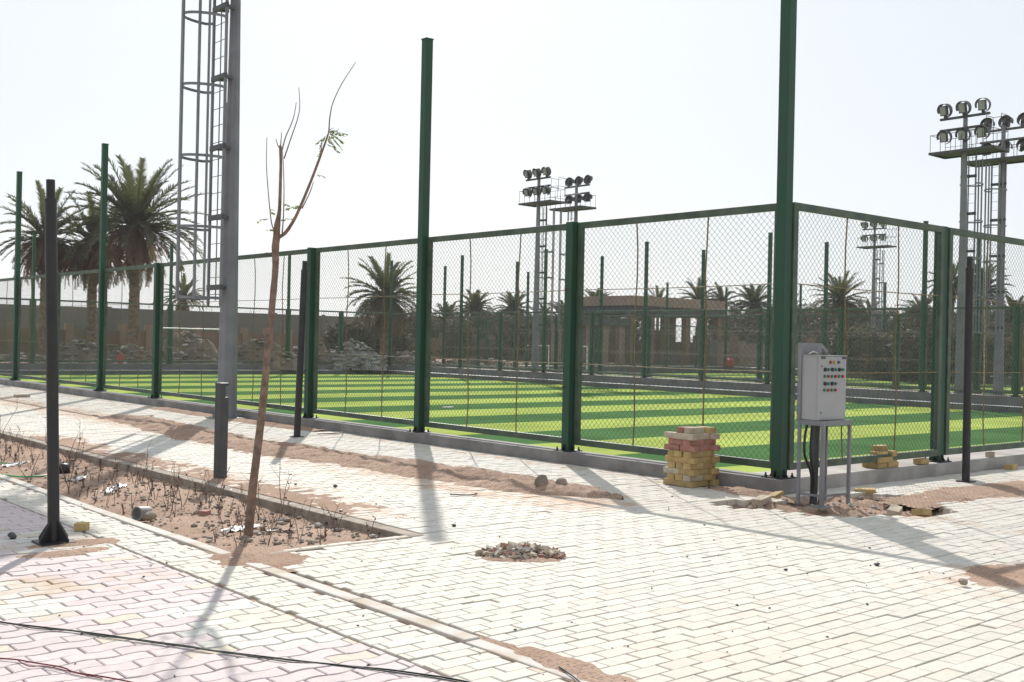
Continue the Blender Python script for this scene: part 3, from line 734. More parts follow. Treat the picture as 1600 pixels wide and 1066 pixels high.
for k in range(7):
    a = rr.random()*6.28; q = .5*rr.random(); px = c.x+.3*q*math.cos(a)*.76; py = c.y-.3*q*math.cos(a)*.65+.05*math.sin(a)
    r = rr.uniform(.026, .045)
    m2 = MB(); m2.rock((0, 0, 0), r, k+400, (1.2, .8, .55), 1)
    o = m2.build('stone_shard', [M_conc, M_cb, M_stone][k % 3], loc=(px, py, .045)); o.rotation_euler = (rr.uniform(-.6, .6), rr.uniform(-.6, .6), 0)
    tag(o, 'larger angular shard on top of the small rubble pile on the paving', 'stone', 'larger shards on the rubble pile')
drift(c.x-.5, c.x+.5, c.y-.5, c.y+.5, blob(c.x, c.y, .30, .30, .026, 9), .02, 'pinkish grit under the small rubble pile on the paving')
# stones in the dug hollow and bed
m = MB(); rr = random.Random(11)
for k in range(260):
    x, y = rr.uniform(-1.25, 1.1), rr.uniform(-1.9, -.2)
    if pit_mask(x, y) < .45: continue
    r = abs(rr.gauss(0, .012))+.006
    if rr.random() < .08: r += .02
    m.cur = rr.choice([0, 0, 1, 2, 3]); m.rock((x, y, zground(x, y)+r*.3), r, k+900, (1.1, .9, .65), 1)
tag(m.build('gravel', [M_stone, M_conc, M_cb, M_pb]), 'loose stones and grit in the dug earth round the control cabinet', 'gravel', kind='stuff')
m = MB()
for k in range(900):
    x, y = rr.uniform(*BED[:2]), BED[2]+abs(rr.gauss(0, 3.2))
    r = abs(rr.gauss(0, .008))+.004
    if rr.random() < .04: r += .015
    m.cur = rr.choice([0, 0, 1, 2, 2]); m.rock((x, y, zground(x, y)+r*.3), r, k+2000, (1.2, .9, .6), 1)
tag(m.build('gravel', [M_stone, M_conc, M_kerb]), 'small clods, chips and dead leaves scattered over the planting bed soil', 'gravel', kind='stuff')
m = MB()
for k in range(260):
    x, y = rr.uniform(-7.6, -1), rr.uniform(-3.6, 3)
    if BED[0] < x < BED[1] and y > BED[2]: continue
    r = abs(rr.gauss(0, .0035))+.002; m.rock((x, y, r*.6), r, k+3000, (1.2, .9, .6), 1)
tag(m.build('grit', M_char), 'tiny dark grit specks scattered over the pale paving', 'grit', kind='stuff')

# plastic sheet scraps in the bed
def sheet(c, sx, sy, rz, label, seed, h=.03):
    n1 = 16; m = MB(); M_ = Matrix.Rotation(rz, 3, 'Z')
    for j in range(n1+1):
        for i in range(n1+1):
            u, v = i/n1-.5, j/n1-.5; e = 1+.25*noise.noise(Vector((u*3, v*3, seed)))
            q = M_ @ Vector((u*sx*e, v*sy*e, 0)); zz = abs(fbm(u*sx*6+seed, v*sy*6, 2, 4))*h+.004
            m.v.append((c[0]+q.x, c[1]+q.y, zground(c[0]+q.x, c[1]+q.y)+zz))
    for j in range(n1):
        for i in range(n1):
            a = j*(n1+1)+i
            if (noise.noise(Vector((i*.4, j*.4, seed+7))) > -.33): m.f.append((a, a+1, a+n1+2, a+n1+1)); m.mi.append(0)
    o = m.build('plastic_sheet', M_plast, smooth=True, ang=60); tag(o, label, 'plastic sheet', 'torn plastic scraps in the planting bed'); return o
for (px, py, sx, sy, rz, lb) in [(372, 828, .30, .13, .2, 'crumpled white plastic scrap at the foot of the young tree'), (438, 832, .22, .06, -.6, 'thin torn white plastic strip right of the young tree'), (180, 765, .45, .12, .9, 'torn white plastic sheet in the planting bed between the nearest pole and the pipe piece'),
                                 (120, 752, .35, .12, .9, 'pale plastic scrap in the planting bed just right of the nearest pole'), (367, 778, .12, .08, 0, 'small white plastic scrap against the far bed kerb'), (25, 728, .5, .14, .8, 'white plastic sheet by the green hose at the left edge')]:
    g_ = G(px, py, -.07); sheet((g_.x, g_.y), sx, sy, rz, lb, px*.01, .03)
# dark sack behind the pole
g_ = G(97, 738, -.05); rockobj('dark_sack', (g_.x, g_.y, -.02), .085, 'crumpled black bag in the bed just right of the nearest pole', mt=M_black, seed=31, sq=(.8, 1.1, .9), cat='bag')

# hose, cables, cords
def cable(pts, r, mt, name, label, z=.006, cat='cable', wob=.006, zs=None):
    P = [G(px, py, z) for px, py in pts]; m = MB(); q = []
    for a, b_ in zip(P[:-1], P[1:]):
        n1 = max(3, int((b_-a).length/.04))
        for k in range(n1): q.append(a.lerp(b_, k/n1)+Vector((fbm(len(q)*.2, r*900, .5)*wob*3, fbm(len(q)*.2, 9+r*900, .5)*wob*3, abs(fbm(len(q)*.3, 5, .5))*wob)))
    q.append(P[-1]); 
    # round the corners
    for it in range(3): q = [q[0]]+[(q[i-1]+q[i]*2+q[i+1])/4 for i in range(1, len(q)-1)]+[q[-1]]
    m.tube(q, r, 7); o = m.build(name, mt, smooth=True, ang=60); tag(o, label, cat); return o
cable([(-60, 962), (0, 972), (105, 985), (210, 998), (340, 1018), (470, 1033), (600, 1046), (690, 1058), (760, 1072), (900, 1110)], .0042, M_cable, 'cable', 'thin black cable running across the pink paving from the left edge to the bottom')
cable([(-60, 966), (0, 973), (60, 984), (110, 984), (150, 993), (210, 1001), (340, 1019), (465, 1036), (500, 1034), (600, 1049), (690, 1061), (760, 1074), (900, 1116)], .0028, M_cable, 'cable', 'thinner second black cable twisted beside the first on the pink paving')
cable([(-60, 1026), (0, 1030), (30, 1031), (50, 1035), (107, 1043), (109, 1050), (150, 1056), (215, 1068), (300, 1090)], .0032, M_rope, 'cord', 'dark red twisted cord on the paving in the bottom left corner', cat='cord')
cable([(30, 1033), (45, 1046), (60, 1041), (108, 1050), (160, 1060)], .0022, M_rope, 'cord', 'short loose loop of dark red cord beside the longer cord, bottom left', cat='cord')
cable([(-60, 738), (-10, 741), (40, 746), (76, 743), (100, 736)], .0085, M_hose, 'hose', 'bright green garden hose on the bed edge at the left, nearer strand', z=-.06, cat='hose', wob=.004)
cable([(-60, 716), (10, 724), (40, 729), (60, 733), (78, 738), (90, 741)], .007, M_hose, 'hose', 'green garden hose strand farther into the bed at the left edge', z=-.06, cat='hose', wob=.004)
cable([(702, 773), (722, 774), (738, 775), (745, 771)], .006, M_cable, 'wire_scrap', 'dark crooked scrap of wire beside the sand drift', z=.01, cat='wire', wob=.01)
cable([(496, 678), (520, 677), (536, 676)], .009, M_black, 'steel_bar', 'short black steel bar lying by the kerb right of the slim black pole', z=.02, cat='bar', wob=0)
cable([(870, 1042), (888, 1053), (905, 1066), (960, 1105)], .004, M_cable, 'cable', 'dark cable end poking from the edging strip at the bottom edge', z=.006)

# ------------------------------------------------------------------ control cabinet on its stand
t = empty('cabinet_stand', (-.46, -.80, -.02), label='grey welded steel stand carrying the control cabinet, one leg towards the camera', cat='stand')
TW, TD, TZ = .42, .25, .775
for (x, y) in ((0, 0), (TW, 0), (0, TD), (TW, TD)):
    m = MB(); s = .036 if (x, y) == (0, 0) else .028; m.box((x, y, TZ/2), (s, s, TZ)); m.build('leg', M_galv, t, bevel=.003)
m = MB()
m.beam((0.0185, 0, TZ-.0225), (TW-.0145, 0, TZ-.0225), .026, .045); m.beam((.0145, TD, TZ-.0225), (TW-.0145, TD, TZ-.0225), .026, .045)
m.beam((0, .0185, TZ-.0225), (0, TD-.0145, TZ-.0225), .026, .045); m.beam((TW, .0145, TZ-.0225), (TW, TD-.0145, TZ-.0225), .026, .045)
m.build('top_frame', M_galv, t)
m = MB(); m.beam((.0225, 0, .10), (TW-.0225, 0, .10), .012, .02); m.beam((.0, .0225, .10), (.0, TD-.0225, .10), .012, .02); m.build('stretcher', M_galv, t)
m = MB(); m.beam((0, TD, TZ), (0, TD, TZ+.70), .04, .04); m.beam((TW, TD, TZ), (TW, TD, TZ+.62), .03, .03)
m.build('back_upright', M_galv, t)
m = MB(); m.beam((.0, TD, TZ+.655), (.30, TD, TZ+.655), .035, .09); m.beam((.29, TD, TZ+.685), (TW, TD, TZ+.60), .03, .035); m.build('top_bar', M_galv, t)
m = MB(); m.box((0, 0, .005), (.12, .12, .01)); m.build('foot_plate', M_galv, t)
bx = empty('control_cabinet', (-.475, -.745, .757), R_(-3), label='pale grey electrical control cabinet with rows of coloured push buttons on its door', cat='control cabinet')
BW, BD, BH = .40, .17, .58
m = MB(); m.box((BW/2, BD/2+.012, BH/2), (BW, BD, BH)); m.build('body', M_box, bx, bevel=.005)
m = MB(); m.box((BW/2, 0, BH/2), (BW-.002, .022, BH-.004)); dr = m.build('door', M_box, bx, bevel=.003)
def btn(u, v, mt, name='push_button', r=.0135):
    x, z = u*BW, BH*(1-v); m = MB(); m.cur = 0; m.tube([(x, -.0105, z), (x, -.016, z)], r*1.15, 14); m.cur = 1; m.tube([(x, -.0155, z), (x, -.026, z)], r, 14)
    m.build(name, [M_dgrey, mt], bx, smooth=True)
for u, c_ in ((.40, M_butr), (.55, M_buty), (.69, M_butb)): btn(u, .095, c_, 'signal_lamp', .0125)
for row, (v, n_) in enumerate(((.21, 3), (.315, 3), (.43, 2), (.53, 2))):
    for k in range(n_):
        u0 = .21+.26*k
        if row % 2 == 0: btn(u0, v, M_black, 'selector_switch', .016); btn(u0+.13, v, M_butg, r=.0125)
        else: btn(u0-.01, v, M_butg, r=.0125); btn(u0+.12, v, M_butr, r=.0125)
for u in (.14, .90):
    m = MB(); m.box((u*BW, -.0125, BH*.975), (.06, .003, .022)); m.build('name_plate', M_dgrey, bx)
for v in (.16, .88):
    m = MB(); m.tube([(.06*BW+.01, -.010, BH*(1-v)), (.06*BW+.01, -.016, BH*(1-v))], .007, 10); m.build('lock', M_dgrey, bx)
m = MB(); m.box((BW/2, BD/2, BH+.004), (BW+.012, BD+.03, .008)); m.build('top_cover', M_box, bx)
m = MB(); pts = [Vector((-.0, -.60, 1.345)), Vector((-.44, -.62, 1.355)), Vector((-.40, -.64, 1.377)), Vector((-.30, -.61, 1.363)), Vector((-.22, -.56, 1.357)), Vector((-.16, -.55, 1.385)), Vector((-.15, -.55, 1.44))]
m.tube(pts[1:], .006, 7); tag(m.build('white_cable', M_white, smooth=True), 'loose white cable curled on top of the control cabinet', 'cable')
for k, pp in enumerate([[(-.36, -.58, .765), (-.42, -.58, .62), (-.40, -.56, .42), (-.24, -.54, .26), (-.16, -.5, -.05)], [(-.30, -.58, .765), (-.31, -.57, .55), (-.28, -.55, .40), (-.20, -.53, .24), (-.13, -.5, -.05)],
                       [(-.16, -.6, .765), (-.17, -.6, .4), (-.08, -.58, .18), (-.06, -.5, -.05)], [(-.13, -.62, .765), (-.16, -.62, .45), (-.13, -.6, .2), (-.14, -.55, -.05)]]):
    q = []; P = [Vector(a) for a in pp]
    for a, b_ in zip(P[:-1], P[1:]): q += [a.lerp(b_, s/6) for s in range(6)]
    q.append(P[-1])
    for it in range(5): q = [q[0]]+[(q[i-1]+q[i]*2+q[i+1])/4 for i in range(1, len(q)-1)]+[q[-1]]
    m = MB(); m.tube(q, .012, 8); tag(m.build('power_cable', M_black, smooth=True), ['thick black cable looping out left under the control cabinet', 'thick black cable just inside the left loop under the control cabinet', 'black cable bulging right near the ground under the control cabinet', 'black cable hanging straight beside the conduit under the control cabinet'][k], 'cable', 'black cables under the cabinet')
m = MB(); m.tube([(-.15, -.52, .765), (-.15, -.50, -.06)], .035, 14); tag(m.build('conduit', M_char, smooth=True), 'dark vertical conduit pipe below the control cabinet', 'conduit')

# ------------------------------------------------------------------ young tree
tb = G(388, 832, -.05); td = (tb-CAM).dot(FW)
tr = empty('young_tree', tb, label='thin leaning young tree with two bare forks and a few leaves, in the planting bed', cat='tree')
def TP(x, y, dd=0): return D(x, y, td+dd)-tb
def limb(pts, rads, name, n=9, mt=M_bark, sub_=4):
    P = [TP(*q) for q in pts]; q = []; rr_ = []
    for i in range(len(P)-1):
        for k in range(sub_):
            s = k/sub_; q.append(P[i].lerp(P[i+1], s)); rr_.append(rads[i]*(1-s)+rads[i+1]*s)
    q.append(P[-1]); rr_.append(rads[-1])
    for it in range(2): q = [q[0]]+[(q[i-1]+q[i]*2+q[i+1])/4 for i in range(1, len(q)-1)]+[q[-1]]
    rr_ = [r*(1+.10*noise.noise(Vector((i*.7, r*300, 0)))) for i, r in enumerate(rr_)]
    m = MB(); m.tube(q, rr_, n); return m.build(name, mt, tr, smooth=True, ang=70)
limb([(388, 836, 0), (395, 760, 0), (404, 690, 0), (412, 620, .0), (419, 540, .02), (427, 460, .02), (431, 415, .03), (430, 385, .03), (433, 366, .03)], [.035, .031, .029, .027, .0255, .0245, .0235, .028, .0285], 'trunk', 12)
limb([(432, 372, .03), (433, 352, .03), (437, 330, .05), (438, 290, .06), (439, 255, .07), (438, 228, .08)], [.025, .024, .013, .0115, .011, .0105], 'branch')
limb([(434, 372, .03), (447, 364, .0), (462, 340, -.04), (475, 310, -.08), (488, 278, -.12), (500, 246, -.16), (508, 224, -.18), (514, 206, -.20)], [.014, .014, .0115, .0105, .010, .009, .0075, .005], 'branch')
for pts in ([(430, 364, 0), (424, 350, 0), (420, 310, 0), (416, 260, 0), (417, 215, 0)], [(441, 364, 0), (443, 340, 0), (444, 300, 0), (443, 258, 0), (441, 232, 0)], [(438, 230, .08), (439, 222, .08), (440, 207, .08)], [(438, 232, .08), (434, 228, .08), (431, 217, .08)],
            [(441, 234, .08), (446, 214, .1), (455, 195, .1), (460, 180, .1), (463, 160, .1)], [(444, 248, .08), (455, 215, .1), (464, 190, .1), (469, 170, .1), (467, 137, .1)], [(514, 206, -.2), (515, 185, -.2), (519, 162, -.2), (533, 132, -.2), (556, 97, -.2)],
            [(500, 246, -.16), (502, 234, -.16), (502, 220, -.16)], [(472, 326, -.06), (485, 300, -.1), (490, 284, -.12)], [(416, 395, .03), (423, 398, .03), (432, 398, .03)]):
    k = len(pts); limb(pts, list(np.linspace(.0055, .0026, k)), 'twig', 5)
lf = MB(); rr = random.Random(5)
def sprig(px, py, n, ln, dirx, diry):
    o = TP(px, py, rr.uniform(-.1, .1)); d = (RT*dirx - UP*diry + FW*rr.uniform(-.4, .4)).normalized()
    lf.cur = 1; lf.tube([o, o+d*ln*.5+Vector((0, 0, -.003)), o+d*ln+Vector((0, 0, -.02))], .0012, 4); lf.cur = 0
    for k in range(n):
        s = (k+1)/n; p = o+d*ln*s+Vector((0, 0, -.02*s*s))
        for sg in (-1, 1):
            side = (d.cross(Vector((0, 0, 1))).normalized()*sg*.8+d*.3+Vector((0, 0, rr.uniform(-.8, .2)))).normalized(); wv = d.cross(side).normalized()
            l = rr.uniform(.018, .03); h = l*.34; wd = side.cross(wv).normalized()
            lf.add([p, p+side*l*.5+wd*h, p+side*l, p+side*l*.5-wd*h], [(0, 1, 2, 3)])
for (px, py, n, ln, dx, dy) in [(514, 207, 9, .13, 1, -.1), (513, 209, 9, .12, .9, .3), (511, 216, 8, .10, .9, .9), (509, 212, 8, .08, -.5, .8), (513, 206, 8, .07, .6, -.3), (512, 212, 8, .10, 1, .6), (430, 360, 6, .06, -.8, -.3), (436, 345, 5, .05, .8, -.4), (514, 207, 8, .12, 1, .1), (514, 207, 8, .12, .9, .5), (510, 212, 8, .11, .8, .8), (510, 225, 6, .10, 1, .4), (508, 215, 6, .07, -.8, .4), (512, 206, 5, .06, .3, -.4), (495, 275, 4, .06, 1, -.2), (470, 322, 7, .07, -1, -.1), (468, 325, 6, .05, -1, -.4),
                               (442, 320, 4, .05, 1, -.3), (447, 360, 6, .05, .5, -1), (420, 342, 6, .08, -1, 0), (431, 335, 4, .04, -.6, -.6), (446, 342, 4, .06, 1, -.1), (445, 330, 4, .05, .6, -.9), (430, 330, 3, .04, -1, -1), (516, 212, 7, .11, 1, .9), (505, 230, 4, .06, -.6, .7)]:
    sprig(px, py, n, ln, dx, dy)
lf.build('leaves', [M_leaf, M_stem], tr)

# ------------------------------------------------------------------ dry seedlings in the bed
def seedling(seed, h, leaves, nb):
    r = random.Random(seed); m = MB(); top = []
    for b_ in range(nb):
        a = r.random()*6.28; ln = h*r.uniform(.6, 1); tilt = r.uniform(.05, .45); p = Vector((0, 0, -.02)); q = [p.copy()]; d = Vector((math.cos(a)*tilt, math.sin(a)*tilt, 1)).normalized()
        for k in range(6):
            d = (d+Vector((r.uniform(-.16, .16), r.uniform(-.16, .16), .03))).normalized(); p = p+d*ln/6; q.append(p.copy())
        m.tube(q, list(np.linspace(.0031, .0013, 7)), 4); top += q[2:]
        for k in range(3):
            s = r.choice(q[2:]); e = s+Vector((r.uniform(-1, 1), r.uniform(-1, 1), r.uniform(.3, 1.2))).normalized()*h*r.uniform(.1, .28); m.tube([s, e], [.0014, .0007], 3); top.append(e)
    st = m
    lfm = MB()
    for k in range(leaves):
        p = r.choice(top); a = Vector((r.uniform(-1, 1), r.uniform(-1, 1), r.uniform(-.9, .5))).normalized(); b_ = a.cross(Vector((r.random(), r.random(), 1))).normalized(); l = r.uniform(.012, .026)
        lfm.add([p, p+a*l*.5+b_*l*.28, p+a*l, p+a*l*.5-b_*l*.28], [(0, 1, 2, 3)])
    return st, lfm
protos = []
for i, (h, lv, nb) in enumerate([(.22, 3, 2), (.30, 6, 2), (.16, 10, 3), (.12, 12, 3), (.38, 5, 2), (.26, 0, 1), (.14, 6, 2), (.45, 6, 2)]):
    st, lfm = seedling(50+i, h, lv, nb); so_ = st.build('stem', M_stem); lo_ = lfm.build('dead_leaves', M_dleaf, so_) if lv else None
    protos.append(so_)
used = [False]*len(protos); rr = random.Random(9); cnt = 0
lbl = ['dry seedling with two thin bare stems', 'taller dry seedling with a few shrivelled leaves', 'low dead seedling with brown leaves', 'tiny bushy dead seedling', 'tall wispy dry weed', 'single bare dry stem', 'short forked dead seedling', 'tallest arching dry weed']
def zone(x, y):
    a = 'near end of bed' if y < .7 else 'beside the young tree' if y < 1.6 else 'beyond the young tree' if y < 3 else 'behind the pipe piece' if y < 5 else 'right of nearest pole' if y < 7.5 else 'far left in bed'
    return a+(', by the far kerb' if x > -4.75 else ', by the near edging' if x < -5.3 else ', mid row')
for row in range(5):
    y = .12
    while y < 11:
        x = -5.52+row*.235+rr.gauss(0, .03); yy = y+rr.gauss(0, .04); y += .17+.03*yy*rr.random()
        if rr.random() < .20 or (x < -5.2 and yy < 2.2 and rr.random() < .55): continue
        if (Vector((x, yy))-Vector((tb.x, tb.y))).length < .08: continue
        i = rr.choices(range(8), [5, 3, 5, 4, 1.2, 4, 5, .5])[0]
        if yy > 3: i = rr.choices(range(8), [2, 2, 5, 5, 1, 1, 3, .5])[0]
        src = protos[i]; t = empty('dry_seedling', (x, yy, zground(x, yy)), rr.random()*6.28, label=lbl[i]+', '+zone(x, yy), cat='dry plant', group='dry seedlings in the planting bed: '+lbl[i])
        s = rr.uniform(.95, 1.5); t.scale = (s, s, s)
        c_ = link_copy(src) if used[i] else src; used[i] = True; c_.parent = t; cnt += 1
for i, o in enumerate(protos):
    if not used[i]:
        for ch in list(o.children): bpy.data.objects.remove(ch)
        bpy.data.objects.remove(o)

# ------------------------------------------------------------------ palms
def frond(m, a, el, L_, droop, dens, seed, wl=.44, width=.05):
    r = random.Random(seed); p = Vector((math.cos(a)*.12, math.sin(a)*.12, 0)); q = [p.copy()]; n = 10; e = el; 
    for k in range(n):
        d = Vector((math.cos(a)*math.cos(e), math.sin(a)*math.cos(e), math.sin(e))); p = p+d*L_/n; q.append(p.copy()); e -= droop/n*(.4+1.2*k/n); a += r.uniform(-.02, .02)
    m.tube(q, list(np.linspace(.035, .008, n+1)), 3, cap=False)
    dens = int(dens*1.45)
    for k in range(dens):
        s = .14+.86*k/dens; f = s*n; i = min(int(f), n-1); c = q[i].lerp(q[i+1], f-i); t = (q[i+1]-q[i]).normalized()
        l = wl*(1-(abs(s-.45)/.62)**2*.75)*r.uniform(.8, 1.1)
        for sg in (-1, 1):
            sd_ = t.cross(Vector((0, 0, 1))); sd_ = sd_.normalized() if sd_.length > .1 else Vector((1, 0, 0)); un = sd_.cross(t).normalized()
            v = (sd_*sg*.62+t*.75+un*r.uniform(.0, .5)).normalized(); v2 = (v+Vector((0, 0, -.25))).normalized(); pw = v.cross(un).normalized()*width/2
            m.add([c-pw, c+pw, c+v*l*.55+pw*.8, c+v*l*.5+v2*l*.5, c+v*l*.55-pw*.8], [(0, 1, 2, 3, 4)])
def palm_meshes(seed, R, nf, nd, trunk_h, trunk_r, skirt):
    r = random.Random(seed); g = MB(); dd = MB()
    for k in range(nf):
        s = (k+.5)/nf; el = R_(82-100*s**.85+r.uniform(-8, 8)); frond(g, k*2.399+r.uniform(-.2, .2), el, R*r.uniform(.88, 1.08), R_(35+45*s+r.uniform(-10, 15)), 26, seed*100+k)
    for k in range(nd):
        el = R_(r.uniform(-82, -18)); frond(dd, r.random()*6.28, el, R*skirt*r.uniform(.7, 1.05), R_(r.uniform(25, 60)), 18, seed*100+50+k, wl=.34, width=.045)
    t = MB(); n = 12; vs_ = []; H = trunk_h; rings = max(8, int(H/.18))
    for j in range(rings+1):
        z = -H+H*j/rings; rr_ = trunk_r*(1.25-.3*min(1, j/rings*1.5))*(1+.12*(j % 2))
        if j > rings-4: rr_ *= 1.25
        for i in range(n):
            a = 2*math.pi*i/n+(.26 if j % 2 else 0); vs_.append((rr_*math.cos(a)*(1+.1*noise.noise(Vector((i*3.1, j*1.7, seed)))), rr_*math.sin(a), z))
    t.add(vs_, [(j*n+i, j*n+(i+1) % n, (j+1)*n+(i+1) % n, (j+1)*n+i) for j in range(rings) for i in range(n)])
    # stub heart of the crown
    g.rock((0, 0, .05), .32, seed, (1, 1, 1.4), 2)
    return g, dd, t
pv_ = {}
def palm_proto(key, *a):
    g, dd, t = palm_meshes(*a); pv_[key] = [g.build('crown', M_frond), dd.build('dead_fronds', M_dead), t.build('trunk', M_trunk, smooth=True, ang=50)], a; pv_[key] = list(pv_[key]); pv_[key].append(False)
palm_proto('big', 1, 3.1, 66, 40, 8.2, .19, .85)
palm_proto('skirt', 2, 2.8, 34, 120, 8.2, .21, .9)
palm_proto('wide', 3, 2.6, 48, 110, 5.2, .24, 1.0)
palm_proto('small', 4, 2.0, 44, 22, 5.5, .20, .8)
palm_proto('open', 5, 2.2, 30, 14, 6.0, .17, .8)
def palm(key, px, py, d, R, label, zr=None):
    parts, a, us = pv_[key]; s = R/a[1]; top = D(px, py, d); rz = (px*.37) % 6.28
    H = a[4]; need = top.z+.4                      # stretch only the trunk so that it stands on the ground
    t = empty('palm_tree', (top.x, top.y, 0), rz, label=label, cat='palm tree', group='date palms beyond the pitches')
    for i, p in enumerate(parts):
        c_ = link_copy(p) if us else p; c_.parent = t; c_.location = (0, 0, top.z)
        c_.scale = (s, s, s) if i < 2 else (s, s, need/H)
    pv_[key][2] = True
palm('big', 212, 352, 62, 4.16, 'tallest date palm at the left with a full round crown and thick trunk')
palm('skirt', 146, 378, 66, 3.3, 'date palm with a heavy brown skirt of dead fronds, left of the tallest palm')
palm('skirt', 72, 372, 64, 3.3, 'leftmost date palm, partly behind the nearest black pole')
palm('open', 287, 466, 105, 2.32, 'small distant palm seen behind the ladder cage of the large mast')
palm('wide', 603, 462, 64, 2.56, 'broad shaggy date palm with a low brown skirt, left of the tall centre post')
palm('small', 742, 484, 92, 1.83, 'small palm beyond the far fence, just right of the tall centre post')
palm('small', 803, 484, 92, 1.77, 'small palm just left of the centre floodlight mast base')
palm('open', 850, 492, 105, 1.46, 'little palm right of the centre floodlight mast')
palm('small', 932, 482, 84, 1.65, 'slim palm left of the tan pavilion')
palm('open', 1028, 475, 106, 1.83, 'palm top showing above the tan pavilion roof')
palm('open', 1092, 470, 100, 2.2, 'palm crown rising behind the right end of the pavilion roof')
palm('open', 1128, 474, 100, 1.95, 'palm crown just right of the pavilion roof')
palm('small', 1178, 478, 98, 2.2, 'palm crown directly left of the tall corner post')
palm('open', 1232, 486, 98, 1.95, 'small palm just right of the tall corner post')
palm('big', 1312, 470, 78, 2.31, 'bushy palm behind the mesh, left of the small distant mast')
palm('open', 1440, 492, 86, 2.07, 'palm just left of the second fence post on the right')
palm('open', 1488, 448, 78, 2.07, 'tall thin palm between the right fence post and the right masts')
palm('small', 1535, 452, 80, 2.07, 'tall palm seen between the two big masts at the right')
palm('small', 1586, 498, 84, 1.95, 'low palm at the right edge beyond the masts')
palm('small', 700, 500, 100, 1.83, 'low palm in the grove beyond the centre fence')
palm('small', 880, 500, 96, 1.83, 'low palm between the centre masts and the slim palm')
palm('open', 1360, 500, 92, 1.83, 'low palm right of the small distant mast')

# the grove behind that reads as one mass
gr = MB(); rr = random.Random(21)
def clump(px, d, top_px, wpx):
    c = D(px, 0, d); c = Vector((c.x, c.y, 0)); H = D(px, top_px, d).z; W = wpx*d/FPX
    for k in range(int(300)):
        a = rr.random()*6.28; q = rr.random()**.5; z = H*rr.random()**.7; rad = W*(1-.55*(z/H)**2)
        p = c+Vector((math.cos(a)*q*rad, math.sin(a)*q*rad, z)); d1 = Vector((math.cos(a)*rr.uniform(.2, 1), math.sin(a)*rr.uniform(.2, 1), rr.uniform(-.5, 1.2))).normalized()
        l = rr.uniform(.5, 1.1)
        for s in range(7):
            t_ = s/7; e = p+d1*l*t_; sd_ = Vector((rr.uniform(-1, 1), rr.uniform(-1, 1), rr.uniform(-.6, .5))).normalized(); wv = sd_.cross(d1)
            if wv.length < .1: continue
            wv = wv.normalized()*.05
            gr.cur = 0 if rr.random() < .72 else 1
            gr.add([e-wv, e+wv, e+sd_*.38], [(0, 1, 2)])
for px in range(630, 1010, 15): clump(px+rr.uniform(-6, 6), rr.uniform(84, 112), 500+rr.uniform(-12, 8), 24)
for px in range(1130, 1680, 15): clump(px+rr.uniform(-6, 6), rr.uniform(90, 112), 492+rr.uniform(-14, 14), 26)
for px in range(1130, 1680, 17): clump(px+rr.uniform(-6, 6), rr.uniform(60, 74) if px > 1330 else 88, 528+rr.uniform(-12, 12), 20)
for px in range(540, 640, 22): clump(px, 72, 512+rr.uniform(-4, 6), 18)
tag(gr.build('palm_thicket', [M_shrub, M_dead]), 'dark green and brown thicket of young palms beyond the pitches', 'thicket', kind='stuff')

# ------------------------------------------------------------------ walls, pavilion, rubble beyond the pitches
m = MB(); m.box((8, 84, 1.75), (118, .25, 3.5))
for k in range(24): m.box((-50+k*5, 83.84, 1.8), (.35, .12, 3.6))
tag(m.build('boundary_wall', M_greyw), 'long plain grey boundary wall on the horizon behind the rubble and left palms', 'wall')
t = empty('garden_wall', (4, 62, 0), label='low brown wall with many square pillars behind the rubble heaps', cat='wall')
m = MB(); m.box((20, 0, .8), (92, .2, 1.6)); m.build('wall_panel', M_tanw, t)
for k in range(56): mm = MB(); mm.box((-26+k*1.65, -.06, 1.0), (.42, .36, 2.02)); mm.build('pillar', M_tan, t) if k < 56 else 0
# tan wall far right
t = empty('garden_wall', (52, 52, 0), R_(-58), label='tan wall with pillars behind the second pitch at the right', cat='wall')
m = MB(); m.box((20, 0, .85), (60, .2, 1.7)); m.build('wall_panel', M_tan, t)
for k in range(22): mm = MB(); mm.box((-8+k*2.7, -.08, 1.1), (.6, .4, 2.2)); mm.build('pillar', M_tanw, t)

pv0 = empty('pavilion', (47.3, 47.0, 0), label='open pavilion with a thick tan roof slab and brown columns beyond the pitches', cat='pavilion')
m = MB(); m.box((5.1, 2.5, 4.48), (10.4, 5.6, .68)); m.build('roof', M_tan, pv0)
m = MB(); m.box((5.1, 2.45, 3.85), (10.0, 5.3, .56)); m.build('ceiling_beam', M_dgrey, pv0)
for x in (.4, 2.35, 3.9, 6.2, 8.1, 9.8):
    m = MB(); m.box((x, .25, 1.78), (.5, .45, 3.57)); m.build('column', M_tanw, pv0)
for x in (.4, 3.6, 6.8, 9.8):
    m = MB(); m.box((x, 4.8, 1.78), (.5, .45, 3.57)); m.build('column', M_tanw, pv0)
m = MB(); m.box((1.25, 4.6, 1.8), (1.2, .15, 3.55)); m.box((8.0, 4.6, 1.3), (3.2, .15, 2.6)); m.build('back_wall', M_greyw, pv0)
m = MB(); m.box((9.6, -.9, .95), (4.2, .15, 1.9)); m.build('screen_wall', M_greyw, pv0)
m = MB()
for k in range(14): m.tube([(2.2+k*.22, -.5, 0), (2.2+k*.22, -.5, 1.05)], .015, 5)
m.tube([(2.2, -.5, 1.05), (5.1, -.5, 1.05)], .02, 5); m.build('railing', M_galv, pv0)
cn = empty('canopy_building', (40.6, 47.2, 0), label='low flat dark canopy on tan piers, left of the pavilion', cat='building')
m = MB(); m.box((3.2, 2, 2.95), (7.0, 4.4, .5)); m.build('roof', M_dgrey, cn)
for x in (.2, 3.0, 4.6, 6.2): m = MB(); m.box((x, .2, 1.35), (.55, .4, 2.7)); m.build('pier', M_tan, cn)
